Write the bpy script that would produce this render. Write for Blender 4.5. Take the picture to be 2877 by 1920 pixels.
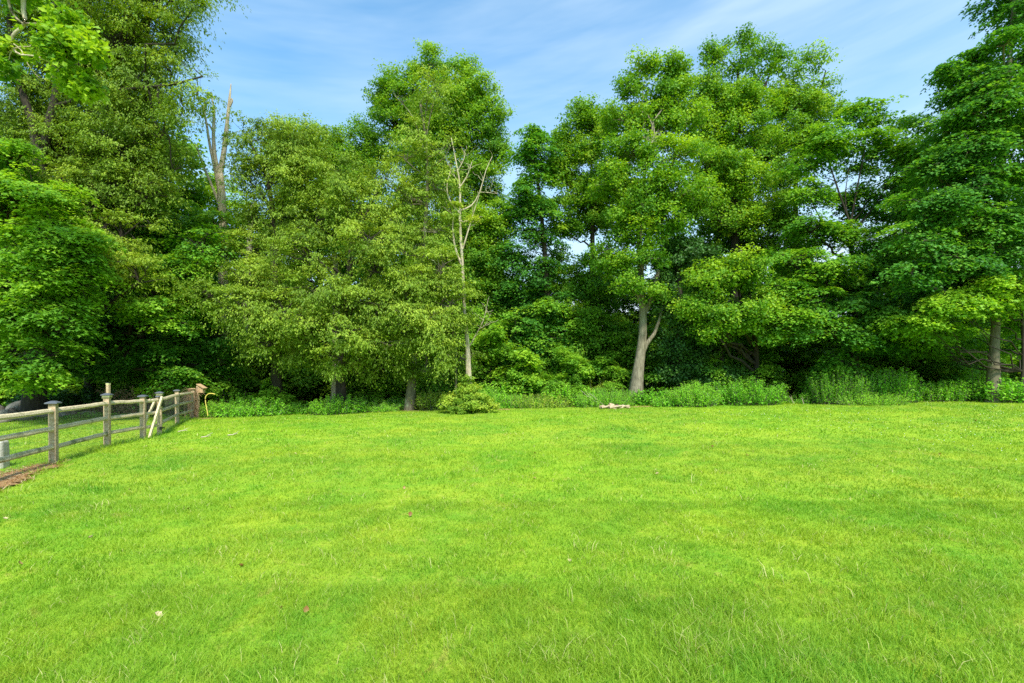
import bpy, math, random
import numpy as np
R = math.radians
for o in list(bpy.data.objects): bpy.data.objects.remove(o)
scene = bpy.context.scene
COL = scene.collection

# ------------------------------------------------------------------ camera, sky, sun, exposure
F, HX, HY, EYE = 1438.5, 1438.5, 1058.0, 1.72
cam_d = bpy.data.cameras.new('camera'); cam = bpy.data.objects.new('camera', cam_d); COL.objects.link(cam)
cam.location = (0, 0, EYE); cam.rotation_euler = (R(90), 0, 0)
cam_d.sensor_width = 36.0; cam_d.lens = 36.0 * F / 2877.0
cam_d.shift_y = (HY - 960.0) / 2877.0
cam_d.clip_end = 3000
scene.camera = cam
SUN_EL, SUN_AZ = 52.0, 163.0          # azimuth clockwise from +Y (view direction): sun behind the camera, a bit right
world = bpy.data.worlds.new('World'); scene.world = world; world.use_nodes = True
sun_d = bpy.data.lights.new('sun', 'SUN'); sun = bpy.data.objects.new('sun', sun_d); COL.objects.link(sun)
sun_d.energy = 4.4; sun_d.angle = R(5); sun_d.color = (1.0, 0.95, 0.85)
from mathutils import Vector, Matrix
_sd = Vector((math.sin(R(SUN_AZ)) * math.cos(R(SUN_EL)), math.cos(R(SUN_AZ)) * math.cos(R(SUN_EL)), math.sin(R(SUN_EL))))
sun.rotation_euler = _sd.to_track_quat('Z', 'Y').to_euler()
vs = scene.view_settings
scene.display_settings.display_device = 'sRGB'
vs.view_transform = 'Standard'; vs.look = 'None'; vs.gamma = 1.0; vs.exposure = 0.6
scene.render.engine = 'CYCLES'
scene.cycles.max_bounces = 6; scene.cycles.diffuse_bounces = 4; scene.cycles.transmission_bounces = 4
scene.cycles.caustics_reflective = False; scene.cycles.caustics_refractive = False
scene.cycles.use_denoising = False

class NT:
    def __init__(s, tree): s.t = tree; s.t.nodes.clear()
    def n(s, typ, **kw):
        nd = s.t.nodes.new(typ)
        for k, v in kw.items():
            if k == 'i':
                for kk, vv in v.items(): nd.inputs[kk].default_value = vv
            else: setattr(nd, k, v)
        return nd
    def l(s, a, b): s.t.links.new(a, b)
    def math(s, op, a, b=None):
        nd = s.n('ShaderNodeMath', operation=op)
        for k, v in enumerate((a, b)):
            if v is None: continue
            if isinstance(v, (int, float)): nd.inputs[k].default_value = v
            else: s.l(v, nd.inputs[k])
        return nd.outputs[0]
    def mix(s, fac, a, b, blend='MIX'):
        nd = s.n('ShaderNodeMix', data_type='RGBA', blend_type=blend)
        for idx, v in ((0, fac), (6, a), (7, b)):
            if isinstance(v, (int, float)): nd.inputs[idx].default_value = v
            elif isinstance(v, tuple): nd.inputs[idx].default_value = (*v, 1) if len(v) == 3 else v
            else: s.l(v, nd.inputs[idx])
        return nd.outputs[2]
    def noise(s, vec, scale, detail=3, rough=.55, dist=0):
        nd = s.n('ShaderNodeTexNoise', i={'Scale': scale, 'Detail': detail, 'Roughness': rough, 'Distortion': dist})
        if vec is not None: s.l(vec, nd.inputs['Vector'])
        return nd.outputs['Fac']
    def ramp(s, fac, lo, hi):
        nd = s.n('ShaderNodeMapRange', i={'From Min': lo, 'From Max': hi}); nd.clamp = True
        s.l(fac, nd.inputs[0]); return nd.outputs[0]

def build_world():
    w = NT(world.node_tree)
    sky = w.n('ShaderNodeTexSky', sky_type='NISHITA', sun_disc=False, sun_elevation=R(SUN_EL), sun_rotation=R(SUN_AZ),
              altitude=100, air_density=1.0, dust_density=1.6, ozone_density=2.2)
    tc = w.n('ShaderNodeTexCoord').outputs['Generated']
    sep = w.n('ShaderNodeSeparateXYZ'); w.l(tc, sep.inputs[0])
    # thin cirrus drawn out along a slightly rising line
    az = w.math('ARCTAN2', sep.outputs[0], sep.outputs[1])
    el = w.math('ARCSINE', sep.outputs[2])
    def band(slope, sx, sy, scale, seed, det=4):
        v = w.math('SUBTRACT', el, w.math('MULTIPLY', az, slope))
        c = w.n('ShaderNodeCombineXYZ'); w.l(w.math('MULTIPLY', az, sx), c.inputs[0]); w.l(w.math('MULTIPLY', v, sy), c.inputs[1]); c.inputs[2].default_value = seed
        return w.noise(c.outputs[0], scale, det, .55, .3)
    b1 = w.ramp(band(.16, 1.3, 8, 1.6, 3.1), .38, .75)
    b2 = w.ramp(band(.05, 2.0, 14, 1.5, 8.7), .42, .8)
    contrail = w.math('SUBTRACT', el, w.math('MULTIPLY', az, .33))
    ct = w.math('ABSOLUTE', w.math('SUBTRACT', contrail, .46))
    ctm = w.math('MULTIPLY', w.math('SUBTRACT', 1.0, w.ramp(ct, .004, .03)), w.ramp(az, .1, .45))
    f = w.math('ADD', w.math('MULTIPLY', b1, .25), w.math('MULTIPLY', b2, .15))
    f = w.math('ADD', f, w.math('MULTIPLY', ctm, .2))
    f = w.math('ADD', f, w.math('MULTIPLY', w.ramp(az, -.4, .7), .16))
    hz = w.math('SUBTRACT', 1.0, w.ramp(el, .05, .55))
    f = w.math('ADD', f, w.math('MULTIPLY', w.math('MULTIPLY', hz, hz), .95))
    f = w.ramp(w.math('ADD', w.math('MULTIPLY', f, .92), .09), 0, 1)
    base = w.mix(1.0, sky.outputs[0], (1.12, 2.25, 2.5), 'MULTIPLY')
    col = w.mix(f, base, (7.8, 9.3, 10.2))
    bg = w.n('ShaderNodeBackground', i={'Strength': .085}); w.l(col, bg.inputs[0])
    out = w.n('ShaderNodeOutputWorld'); w.l(bg.outputs[0], out.inputs[0])
build_world()

# ------------------------------------------------------------------ helpers
def vnoise(x, y, scale, seed=0):
    r = np.random.RandomState(seed).rand(64, 64)
    x = np.asarray(x, float) * scale + 1000.3; y = np.asarray(y, float) * scale + 1000.7
    xi = np.floor(x).astype(int); yi = np.floor(y).astype(int); fx = x - xi; fy = y - yi
    fx = fx * fx * (3 - 2 * fx); fy = fy * fy * (3 - 2 * fy)
    a = r[xi % 64, yi % 64]; b = r[(xi + 1) % 64, yi % 64]; c = r[xi % 64, (yi + 1) % 64]; d = r[(xi + 1) % 64, (yi + 1) % 64]
    return (a * (1 - fx) + b * fx) * (1 - fy) + (c * (1 - fx) + d * fx) * fy
def sstep(a, b, x):
    t = np.clip((np.asarray(x, float) - a) / (b - a), 0, 1); return t * t * (3 - 2 * t)
def gz(X, Y):
    X = np.asarray(X, float); Y = np.asarray(Y, float)
    zr = .03 + .30 * sstep(-14, 1, X) + .42 * np.clip(X / 22, 0, 1.3)
    z = sstep(5, 22, Y) * zr + .014 * np.clip(Y - 22, 0, 25)
    return z + .05 * (vnoise(X, Y, .22, 5) - .5) + .015 * (vnoise(X, Y, 1.1, 6) - .5)
def gzs(x, y): return float(gz(x, y))
def P(px, py, D): return np.array([(px - HX) / F * D, D, EYE - (py - HY) / F * D])
def G(px, D):
    x = (px - HX) / F * D; return np.array([x, D, gzs(x, D)])
def lawn_edge(X):
    return np.interp(X, [-60, -24, -19, -15, -13, -11, -6, 0, 10, 22, 60], [17, 18.5, 19.8, 21.3, 21.5, 21.2, 22.6, 22.6, 22.2, 21.6, 21])
FP = [(-8.05, 7.5), (-8.79, 9.82), (-9.58, 12.12), (-9.98, 13.85), (-10.22, 14.85), (-11.8, 18.05), (-12.66, 20.3)]
def fence_x(Y): return np.interp(Y, [p[1] for p in FP], [p[0] for p in FP])
def mulch_mask(X, Y, grow=0.0):
    d = np.abs(X - fence_x(Y)) - grow
    wd = np.interp(Y, [5, 7.5, 9.5, 10.1], [.75, .5, .3, 0.0])
    return (Y < 10.1) & (d < wd + .25 * (vnoise(X, Y, 3, 9) - .5))

def tag(o, label=None, cat=None, group=None, kind=None):
    if label: o['label'] = label
    if cat: o['category'] = cat
    if group: o['group'] = group
    if kind: o['kind'] = kind
    return o
def raw_mesh(name, V, T, mat, tint=None, smooth=False):
    """V Nx3, T list of int arrays (M x k, any k)"""
    me = bpy.data.meshes.new(name)
    V = np.asarray(V, np.float32)
    if not isinstance(T, list): T = [T]
    T = [np.asarray(t, np.int32) for t in T if len(t)]
    loops = np.concatenate([t.ravel() for t in T])
    tot = np.concatenate([np.full(len(t), t.shape[1], np.int32) for t in T])
    start = np.concatenate([[0], np.cumsum(tot)[:-1]]).astype(np.int32)
    me.vertices.add(len(V)); me.vertices.foreach_set('co', V.ravel())
    me.loops.add(len(loops)); me.loops.foreach_set('vertex_index', loops)
    me.polygons.add(len(tot)); me.polygons.foreach_set('loop_start', start)
    try: me.polygons.foreach_set('loop_total', tot)
    except Exception: pass
    if tint is not None:
        a = me.attributes.new('tint', 'FLOAT', 'POINT'); a.data.foreach_set('value', np.asarray(tint, np.float32))
    me.materials.append(mat)
    me.update(calc_edges=True)
    me.polygons.foreach_set('use_smooth', np.full(len(tot), bool(smooth)))
    me.validate()
    return me
def link(name, me, parent=None, loc=None):
    o = bpy.data.objects.new(name, me); COL.objects.link(o)
    if parent is not None: o.parent = parent
    if loc is not None: o.location = loc
    return o
def empty(name, loc, rz=0):
    o = bpy.data.objects.new(name, None); COL.objects.link(o); o.location = loc; o.rotation_euler = (0, 0, rz)
    o.empty_display_size = .2; return o
def copy_tree(o, parent=None):
    c = o.copy(); COL.objects.link(c); c.parent = parent
    for ch in [x for x in bpy.data.objects if x.parent == o]: copy_tree(ch, c)
    return c

# ------------------------------------------------------------------ materials
def mat(name):
    m = bpy.data.materials.new(name); m.use_nodes = True; return m, NT(m.node_tree)
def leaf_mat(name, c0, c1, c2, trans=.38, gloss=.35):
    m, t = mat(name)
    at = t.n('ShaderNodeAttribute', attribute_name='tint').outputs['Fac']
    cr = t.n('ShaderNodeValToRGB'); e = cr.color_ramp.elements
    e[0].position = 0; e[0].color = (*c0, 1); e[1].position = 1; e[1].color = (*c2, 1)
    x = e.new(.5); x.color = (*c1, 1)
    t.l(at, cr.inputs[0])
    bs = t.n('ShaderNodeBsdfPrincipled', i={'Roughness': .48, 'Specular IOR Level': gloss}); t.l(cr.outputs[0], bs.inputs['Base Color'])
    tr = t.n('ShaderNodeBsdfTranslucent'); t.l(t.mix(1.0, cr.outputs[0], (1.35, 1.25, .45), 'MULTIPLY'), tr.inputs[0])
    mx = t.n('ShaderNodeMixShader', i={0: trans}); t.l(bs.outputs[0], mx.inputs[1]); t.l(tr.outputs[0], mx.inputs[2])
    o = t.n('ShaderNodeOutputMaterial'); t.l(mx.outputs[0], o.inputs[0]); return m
def simple_mat(name, c0, c1, scale=8, rough=.85, stretch=(1, 1, 1), bump=.4, c3=None, spec=.2, detail=5, c3lo=.58):
    m, t = mat(name)
    tc = t.n('ShaderNodeTexCoord').outputs['Object']
    mp = t.n('ShaderNodeMapping', i={'Scale': stretch}); t.l(tc, mp.inputs[0])
    n1 = t.noise(mp.outputs[0], scale, detail, .62)
    col = t.mix(t.ramp(n1, .3, .7), c0, c1)
    if c3: col = t.mix(t.ramp(t.noise(tc, scale * .35, 3), c3lo, c3lo + .1), col, c3)
    bs = t.n('ShaderNodeBsdfPrincipled', i={'Roughness': rough, 'Specular IOR Level': spec}); t.l(col, bs.inputs['Base Color'])
    bp = t.n('ShaderNodeBump', i={'Strength': bump, 'Distance': .02}); t.l(n1, bp.inputs['Height']); t.l(bp.outputs[0], bs.inputs['Normal'])
    o = t.n('ShaderNodeOutputMaterial'); t.l(bs.outputs[0], o.inputs[0]); return m

M = {}
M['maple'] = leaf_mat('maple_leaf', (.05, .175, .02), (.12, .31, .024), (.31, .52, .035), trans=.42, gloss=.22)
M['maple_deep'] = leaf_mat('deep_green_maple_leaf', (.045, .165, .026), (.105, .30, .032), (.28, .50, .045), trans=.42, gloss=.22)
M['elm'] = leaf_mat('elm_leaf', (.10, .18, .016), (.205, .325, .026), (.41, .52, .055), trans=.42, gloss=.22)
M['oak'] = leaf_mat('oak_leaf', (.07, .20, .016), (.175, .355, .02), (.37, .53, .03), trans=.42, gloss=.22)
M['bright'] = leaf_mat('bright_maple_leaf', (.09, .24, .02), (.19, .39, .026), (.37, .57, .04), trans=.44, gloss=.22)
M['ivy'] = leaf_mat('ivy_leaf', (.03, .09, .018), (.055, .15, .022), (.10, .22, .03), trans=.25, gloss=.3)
M['weed'] = leaf_mat('weed_leaf', (.12, .34, .02), (.2, .5, .03), (.34, .62, .045), trans=.42, gloss=.25)
M['bushy'] = leaf_mat('bush_leaf', (.12, .24, .025), (.26, .42, .035), (.5, .58, .07), trans=.4, gloss=.22)
M['deadleaf'] = leaf_mat('dead_leaf', (.16, .06, .02), (.33, .17, .06), (.6, .47, .28), trans=.15)
M['bark_dark'] = simple_mat('bark_dark', (.022, .018, .013), (.06, .048, .035), 6, .95, (3, 3, .6), .8)
M['bark_grey'] = simple_mat('bark_grey', (.075, .062, .04), (.33, .285, .2), 6, .92, (4, 4, .45), 1.0, c3=(.12, .15, .07), c3lo=.6)
M['bark_pale'] = simple_mat('bark_pale', (.24, .18, .11), (.66, .56, .41), 6, .9, (4, 4, .4), 1.0, c3=(.13, .09, .06), c3lo=.62)
M['bark_lichen'] = simple_mat('bark_lichen', (.09, .08, .05), (.2, .17, .11), 5, .9, (3, 3, .7), .8, c3=(.3, .32, .2))
M['wood'] = simple_mat('weathered_wood', (.31, .20, .115), (.62, .465, .3), 9, .85, (3, 3, 3), .5, c3=(.2, .16, .1))
M['wood_rail'] = simple_mat('rail_wood', (.4, .3, .17), (.8, .66, .43), 7, .85, (.6, 6, 6), .5, c3=(.22, .21, .1))
M['wood_new'] = simple_mat('cedar_wood', (.42, .25, .13), (.62, .42, .24), 8, .7, (4, 4, .7), .3)
M['cap'] = simple_mat('cap_metal', (.06, .065, .075), (.12, .125, .14), 10, .45, bump=.1, spec=.5)
M['band'] = simple_mat('cap_band', (.5, .45, .2), (.68, .62, .32), 14, .6, bump=.1)
M['iron'] = simple_mat('black_iron', (.012, .012, .014), (.03, .03, .03), 10, .4, bump=.1, spec=.5)
M['wire'] = simple_mat('wire', (.09, .08, .065), (.17, .15, .12), 20, .5, bump=0, spec=.5)
M['stone'] = simple_mat('fieldstone', (.13, .115, .095), (.3, .27, .22), 4, .9, bump=.8, c3=(.16, .17, .09))
M['stone_warm'] = simple_mat('fire_ring_stone', (.3, .2, .11), (.56, .45, .29), 5, .85, bump=.6, c3=(.33, .2, .1))
M['granite'] = simple_mat('granite', (.3, .28, .24), (.5, .47, .4), 18, .85, bump=.6)
M['yellow'] = simple_mat('yellow_pipe', (.66, .5, .08), (.78, .62, .16), 10, .45, bump=.05, spec=.4)
M['dry'] = simple_mat('dry_vine', (.24, .13, .08), (.42, .27, .16), 9, .9, bump=.2)
M['drygrey'] = simple_mat('dry_stick', (.4, .32, .22), (.6, .5, .38), 9, .9, bump=.2)
M['bleached'] = simple_mat('bleached_log', (.3, .21, .12), (.55, .44, .29), 9, .9, bump=.3)
M['charcoal'] = simple_mat('charred_wood', (.03, .02, .015), (.12, .07, .045), 9, .9, bump=.3)
M['clover'] = simple_mat('clover_flower', (.7, .7, .55), (.85, .85, .75), 9, .9, bump=0)
M['mulch'] = simple_mat('pine_mulch', (.2, .10, .04), (.5, .32, .15), 38, .95, (1, 1, 1), .9, detail=8)

def grass_color(t, extra=None):
    pos = t.n('ShaderNodeNewGeometry').outputs['Position']
    n1 = t.noise(pos, .55, 5, .62, .6); n2 = t.noise(pos, 2.3, 4, .65); n3 = t.noise(pos, .16, 3, .5)
    col = t.mix(t.ramp(n1, .34, .66), (.135, .315, .018), (.335, .44, .028))
    col = t.mix(t.math('MULTIPLY', t.ramp(n3, .42, .7), .5), col, (.26, .47, .012))
    col = t.mix(t.math('MULTIPLY', t.ramp(n2, .52, .72), .6), col, (.36, .43, .03))
    col = t.mix(t.math('MULTIPLY', t.ramp(t.noise(pos, 1.1, 4, .7), .53, .68), .55), col, (.10, .31, .014))
    col = t.mix(t.math('MULTIPLY', t.ramp(t.noise(pos, 3.1, 3, .7, 1.0), .6, .72), .7), col, (.46, .42, .09))
    return pos, col
def grass_mat():
    m, t = mat('grass_blade')
    at = t.n('ShaderNodeAttribute', attribute_name='tint').outputs['Fac']
    pos, col = grass_color(t)
    col = t.mix(t.math('MULTIPLY', t.ramp(at, .5, .86), .65), col, (.34, .50, .04))
    col = t.mix(t.math('MULTIPLY', t.math('SUBTRACT', 1.0, t.ramp(at, .1, .4)), .45), col, (.09, .29, .012))
    col = t.mix(t.math('MULTIPLY', t.ramp(at, .9, .93), .9), col, (.62, .56, .24))
    bs = t.n('ShaderNodeBsdfPrincipled', i={'Roughness': .55, 'Specular IOR Level': .28}); t.l(col, bs.inputs['Base Color'])
    tr = t.n('ShaderNodeBsdfTranslucent'); t.l(t.mix(1.0, col, (1.3, 1.2, .5), 'MULTIPLY'), tr.inputs[0])
    mx = t.n('ShaderNodeMixShader', i={0: .38}); t.l(bs.outputs[0], mx.inputs[1]); t.l(tr.outputs[0], mx.inputs[2])
    o = t.n('ShaderNodeOutputMaterial'); t.l(mx.outputs[0], o.inputs[0]); return m
def ground_mat():
    m, t = mat('ground_soil')
    at = t.n('ShaderNodeAttribute', attribute_name='tint').outputs['Fac']
    pos, col = grass_color(t)
    fine = t.noise(pos, 28, 6, .7)
    lawn = t.mix(t.math('MULTIPLY', t.ramp(fine, .45, .72), .5), col, (.22, .19, .05))
    fine2 = t.noise(pos, 14, 8, .75)
    litter = t.mix(t.ramp(fine2, .35, .68), (.05, .03, .018), (.21, .125, .07))
    litter = t.mix(t.math('MULTIPLY', t.ramp(t.noise(pos, .8, 4), .45, .65), .6), litter, (.05, .11, .025))
    col = t.mix(at, litter, lawn)
    bs = t.n('ShaderNodeBsdfPrincipled', i={'Roughness': .95, 'Specular IOR Level': .1}); t.l(col, bs.inputs['Base Color'])
    bp = t.n('ShaderNodeBump', i={'Strength': .8, 'Distance': .03}); t.l(fine, bp.inputs['Height']); t.l(bp.outputs[0], bs.inputs['Normal'])
    o = t.n('ShaderNodeOutputMaterial'); t.l(bs.outputs[0], o.inputs[0]); return m
M['grass'] = grass_mat(); M['ground'] = ground_mat()

# ------------------------------------------------------------------ ground
def build_ground():
    xs = np.concatenate([-np.geomspace(900, 42, 14), np.linspace(-40, 40, 201), np.geomspace(42, 900, 14)])
    ys = np.concatenate([-np.geomspace(300, 7, 8), np.linspace(-6, 48, 136), np.geomspace(50, 1200, 18)])
    X, Y = np.meshgrid(xs, ys); nx, ny = len(xs), len(ys)
    Z = gz(X, Y)
    V = np.stack([X.ravel(), Y.ravel(), Z.ravel()], 1)
    i = np.arange(ny - 1)[:, None] * nx + np.arange(nx - 1)[None, :]; i = i.ravel()
    T = np.stack([i, i + 1, i + nx + 1, i + nx], 1)
    e = lawn_edge(X) + .8 * (vnoise(X, Y, .7, 3) - .5)
    mask = 1 - sstep(-.2, .4, Y - e)
    mask = np.maximum(mask, sstep(46, 52, Y))
    o = link('ground', raw_mesh('ground', V, T, M['ground'], mask.ravel(), True)); tag(o, kind='structure')
    # mulch strip by the fence
    xs = np.linspace(-11, -5, 61); ys = np.linspace(4, 10.2, 63); X, Y = np.meshgrid(xs, ys)
    Z = gz(X, Y) + .012 + .03 * vnoise(X, Y, 4, 2); keep = mulch_mask(X, Y); nx = 61
    V = np.stack([X.ravel(), Y.ravel(), Z.ravel()], 1)
    i = (np.arange(62)[:, None] * nx + np.arange(60)[None, :]).ravel()
    T = np.stack([i, i + 1, i + nx + 1, i + nx], 1); k = keep.ravel(); T = T[k[T].all(1)]
    used = np.unique(T); rm = np.zeros(len(V), int); rm[used] = np.arange(len(used))
    o = link('mulch', raw_mesh('mulch', V[used], rm[T], M['mulch'], None, True)); tag(o, kind='structure')
build_ground()

# ------------------------------------------------------------------ tubes
def tubes(paths, n=6, rough=0.0, seed=1):
    """paths: list of (pts Kx3, radii K) -> V, [quads]"""
    rng = np.random.RandomState(seed); Vs, Ts, off = [], [], 0
    for pts, rad in paths:
        pts = np.asarray(pts, float); rad = np.asarray(rad, float); K = len(pts)
        d = np.gradient(pts, axis=0); d /= np.linalg.norm(d, axis=1, keepdims=True) + 1e-9
        ref = np.array([0, 0, 1.]) if abs(d[:, 2]).mean() < .8 else np.array([1., 0, 0])
        u = np.cross(d, ref); u /= np.linalg.norm(u, axis=1, keepdims=True) + 1e-9; v = np.cross(d, u)
        nn = n if rad.max() > .03 else 4
        if rad.max() < .008: nn = 3
        a = np.arange(nn) / nn * 2 * np.pi
        rr = rad[:, None] * (1 + rough * (rng.rand(K, nn) - .5))
        ring = pts[:, None] + rr[..., None] * (np.cos(a)[None, :, None] * u[:, None] + np.sin(a)[None, :, None] * v[:, None])
        Vs.append(ring.reshape(-1, 3))
        i = np.arange(K - 1)[:, None] * nn; j = np.arange(nn)[None, :]; j2 = (j + 1) % nn
        Ts.append(np.stack([i + j, i + j2, i + nn + j2, i + nn + j], -1).reshape(-1, 4) + off)
        Vs.append(pts[-1:] + d[-1:] * rad[-1] * .5)
        tip = off + K * nn; jj = np.arange(nn); base = off + (K - 1) * nn
        Ts.append(np.stack([base + jj, base + (jj + 1) % nn, np.full(nn, tip), np.full(nn, tip)], 1)[:, :3])
        off += K * nn + 1
    q = [t for t in Ts if t.shape[1] == 4]; tr = [t for t in Ts if t.shape[1] == 3]
    return np.concatenate(Vs), [np.concatenate(q), np.concatenate(tr)]
def smooth_path(ctrl, n=12):
    c = np.asarray(ctrl, float)
    if len(c) == 2: return c[0] + (c[1] - c[0]) * np.linspace(0, 1, n)[:, None]
    p = np.vstack([2 * c[0] - c[1], c, 2 * c[-1] - c[-2]]); out = []; k = max(2, n // (len(c) - 1))
    for i in range(1, len(p) - 2):
        for t in np.arange(k) / k:
            a, b, cc, d = p[i - 1], p[i], p[i + 1], p[i + 2]
            out.append(.5 * ((2 * b) + (-a + cc) * t + (2 * a - 5 * b + 4 * cc - d) * t * t + (-a + 3 * b - 3 * cc + d) * t ** 3))
    out.append(c[-1]); return np.array(out)
def wiggle(a, b, rng, n=5, amp=.08, sag=0.0):
    t = np.linspace(0, 1, n)[:, None]; a = np.asarray(a, float); b = np.asarray(b, float); L = np.linalg.norm(b - a)
    p = a + (b - a) * t + (rng.rand(n, 3) - .5) * amp * L * np.sin(np.pi * t)
    p[:, 2] += (sag * L * np.sin(np.pi * t))[:, 0]; return p

# ------------------------------------------------------------------ leaves
KITE = (np.array([[0, 0, 0], [.36, .45, .07], [0, 1, -.05], [-.36, .45, .07]]), np.array([[0, 1, 2], [0, 2, 3]]))
SLIM = (np.array([[0, 0, 0], [.25, .4, .06], [0, 1, -.1], [-.25, .4, .06]]), np.array([[0, 1, 2], [0, 2, 3]]))
LOBED = (np.array([[0, 0, 0], [.52, .3, .05], [.22, .5, 0], [0, 1, -.1], [-.22, .5, 0], [-.52, .3, .05]]),
         np.array([[0, 1, 2], [0, 2, 3], [0, 3, 4], [0, 4, 5]]))
def norm(v): return v / (np.linalg.norm(v, axis=-1, keepdims=True) + 1e-9)
def leaf_cloud(C, N, Tn, S, tpl, tint):
    """centres, normals, tip directions, sizes, template, tint"""
    N = norm(N); Tn = norm(Tn - (Tn * N).sum(1, keepdims=True) * N); B = np.cross(Tn, N)
    tv, tf = tpl; k = len(tv)
    V = C[:, None] + S[:, None, None] * (tv[None, :, 0:1] * B[:, None] + (tv[None, :, 1:2] - .4) * Tn[:, None] + tv[None, :, 2:3] * N[:, None])
    T = (np.arange(len(C))[:, None, None] * k + tf[None]).reshape(-1, 3)
    return V.reshape(-1, 3), T, np.repeat(tint, k)
KIND = {  # leaf size, leaves per spray, spray radius, template, mat
    'maple': (.128, 44, .50, LOBED, 'maple'), 'bright': (.128, 44, .50, LOBED, 'bright'),
    'oak': (.118, 46, .44, KITE, 'oak'), 'elm': (.098, 56, .46, SLIM, 'elm'),
    'maple_deep': (.128, 44, .50, LOBED, 'maple_deep'),
    'maple_far': (.185, 22, .52, KITE, 'maple'), 'oak_far': (.185, 22, .46, KITE, 'oak'),
    'ivy': (.12, 30, .35, KITE, 'ivy'), 'bush': (.075, 22, .16, KITE, 'bushy'), 'sapling': (.115, 26, .36, LOBED, 'bright'),
    'broad': (.15, 14, .22, KITE, 'bright')}
LEAFCOUNT = [0]
def sprays(centers, outward, kind, rng, tbase, nscale=1.0):
    size, cnt, sr, tpl, mt = KIND[kind]; cnt = max(4, int(cnt * nscale)); n = len(centers)
    sr = np.repeat(KIND[kind][2] * rng.uniform(.6, 1.25, n), cnt)
    C = np.repeat(centers, cnt, 0); O = np.repeat(outward, cnt, 0); tb = np.repeat(tbase, cnt); m = len(C)
    if kind in ('maple', 'maple_deep', 'bright', 'sapling', 'broad', 'maple_far'):
        a = rng.rand(m) * 2 * np.pi; r = np.sqrt(rng.rand(m)) * sr
        off = np.stack([np.cos(a) * r, np.sin(a) * r, -.45 * r * r / sr + rng.randn(m) * .045], 1)
        # tilt sprays so that the outer rim hangs outward and down
        off[:, 2] -= (off * O).sum(1) * .45
        nm = np.stack([rng.randn(m) * .38, rng.randn(m) * .38, np.ones(m)], 1) + O * .42
        tip = off + O * .3 + rng.randn(m, 3) * .25; tip[:, 2] -= .25
    elif kind == 'elm':
        ns = 6; sid = rng.randint(0, ns, m); ang = (sid + np.repeat(rng.rand(n), cnt)) * 2 * np.pi / ns
        t = rng.rand(m); hd = np.stack([np.cos(ang), np.sin(ang), np.zeros(m)], 1) * .75 + O * .6
        off = hd * (t * sr * 1.35)[:, None]; off[:, 2] += .12 * t - .9 * sr * t * t; off += rng.randn(m, 3) * .035
        nm = np.stack([rng.randn(m) * .55, rng.randn(m) * .55, np.ones(m) * .8], 1) + hd * .8
        tip = hd * .6 + rng.randn(m, 3) * .35; tip[:, 2] -= .6 * t + .2
    else:
        off = norm(rng.randn(m, 3)) * (rng.rand(m) ** .5 * sr)[:, None]; off[:, 2] *= .65
        nm = rng.randn(m, 3) * .6 + np.array([0, 0, .75]) + O * .5; tip = off / sr[:, None] + rng.randn(m, 3) * .4
    S = size * (.65 + .6 * rng.rand(m)); tint = np.clip(tb + rng.randn(m) * .16, 0, 1)
    LEAFCOUNT[0] += m
    return leaf_cloud(C + off, nm, tip, S, tpl, tint)

class Crown:
    """gathers leaf sprays and the branches that carry them"""
    def __init__(s, kind, seed): s.kind = kind; s.rng = np.random.RandomState(seed); s.V = []; s.T = []; s.t = []; s.off = 0; s.br = []
    def add(s, V, T, t): s.V.append(V); s.T.append(T + s.off); s.t.append(t); s.off += len(V)
    def lobe(s, c, r, dens=1.0, origin=None, kind=None, tint=.45, br=.03):
        rng = s.rng; kind = kind or s.kind; tint = tint + rng.uniform(-.14, .14); c = np.asarray(c, float); r = np.asarray(r, float); rm = r.mean()
        spr = KIND[kind][2]
        sub = max(spr * 1.1, rng.uniform(.26, .36) * rm)
        nsub = max(5, int(4 * rm * rm / (sub * sub) * .8 * dens))
        D = norm(rng.randn(nsub, 3)); D[:, 2] = D[:, 2] * .9 + .12; D = norm(D)
        rad = rng.uniform(.45, 1.08, nsub)
        SC = c + D * r * rad[:, None]
        flat = .55 if kind in ('maple', 'maple_deep', 'bright', 'sapling', 'maple_far') else .8
        nsc = int(nsub * 1.6 * (1 if spr > .4 else .4)); D2 = norm(rng.randn(nsc, 3)); rs = rng.uniform(.25, 1.22, nsc)
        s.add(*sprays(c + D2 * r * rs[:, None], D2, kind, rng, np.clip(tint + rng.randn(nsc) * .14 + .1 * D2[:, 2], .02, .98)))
        for k in range(0, nsc, 3): s.br.append((wiggle(c, c + D2[k] * r * rs[k], rng, 4, .2, .05), np.linspace(br * .7, br * .2, 4)))
        for k in range(nsub):
            per = max(4, int(5.0 * rng.uniform(.6, 1.3) * (sub / spr) ** 2 * dens ** .3))
            q = norm(rng.randn(per, 3)) * (rng.rand(per) ** .6 * sub)[:, None]; q[:, 2] *= flat
            q[:, 2] -= (q * D[k]).sum(1) * .3 * (kind != 'oak')
            o = norm(D[k] + q * .5 + 1e-6)
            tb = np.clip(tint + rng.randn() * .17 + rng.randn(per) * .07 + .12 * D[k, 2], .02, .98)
            s.add(*sprays(SC[k] + q, o, kind, rng, tb))
            if origin is not None or br:
                s.br.append((wiggle(c - np.array([0, 0, .3 * r[2]]), SC[k], rng, 5, .18, .06), np.linspace(br, br * .3, 5)))
                for z in range(0, per, 2):
                    s.br.append((wiggle(SC[k], SC[k] + q[z], rng, 3, .2, .0), np.array([br * .35, br * .25, br * .12])))
    def mesh(s, name):
        return raw_mesh(name, np.concatenate(s.V), np.concatenate(s.T), M[KIND[s.kind][4]], np.concatenate(s.t))

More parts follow.
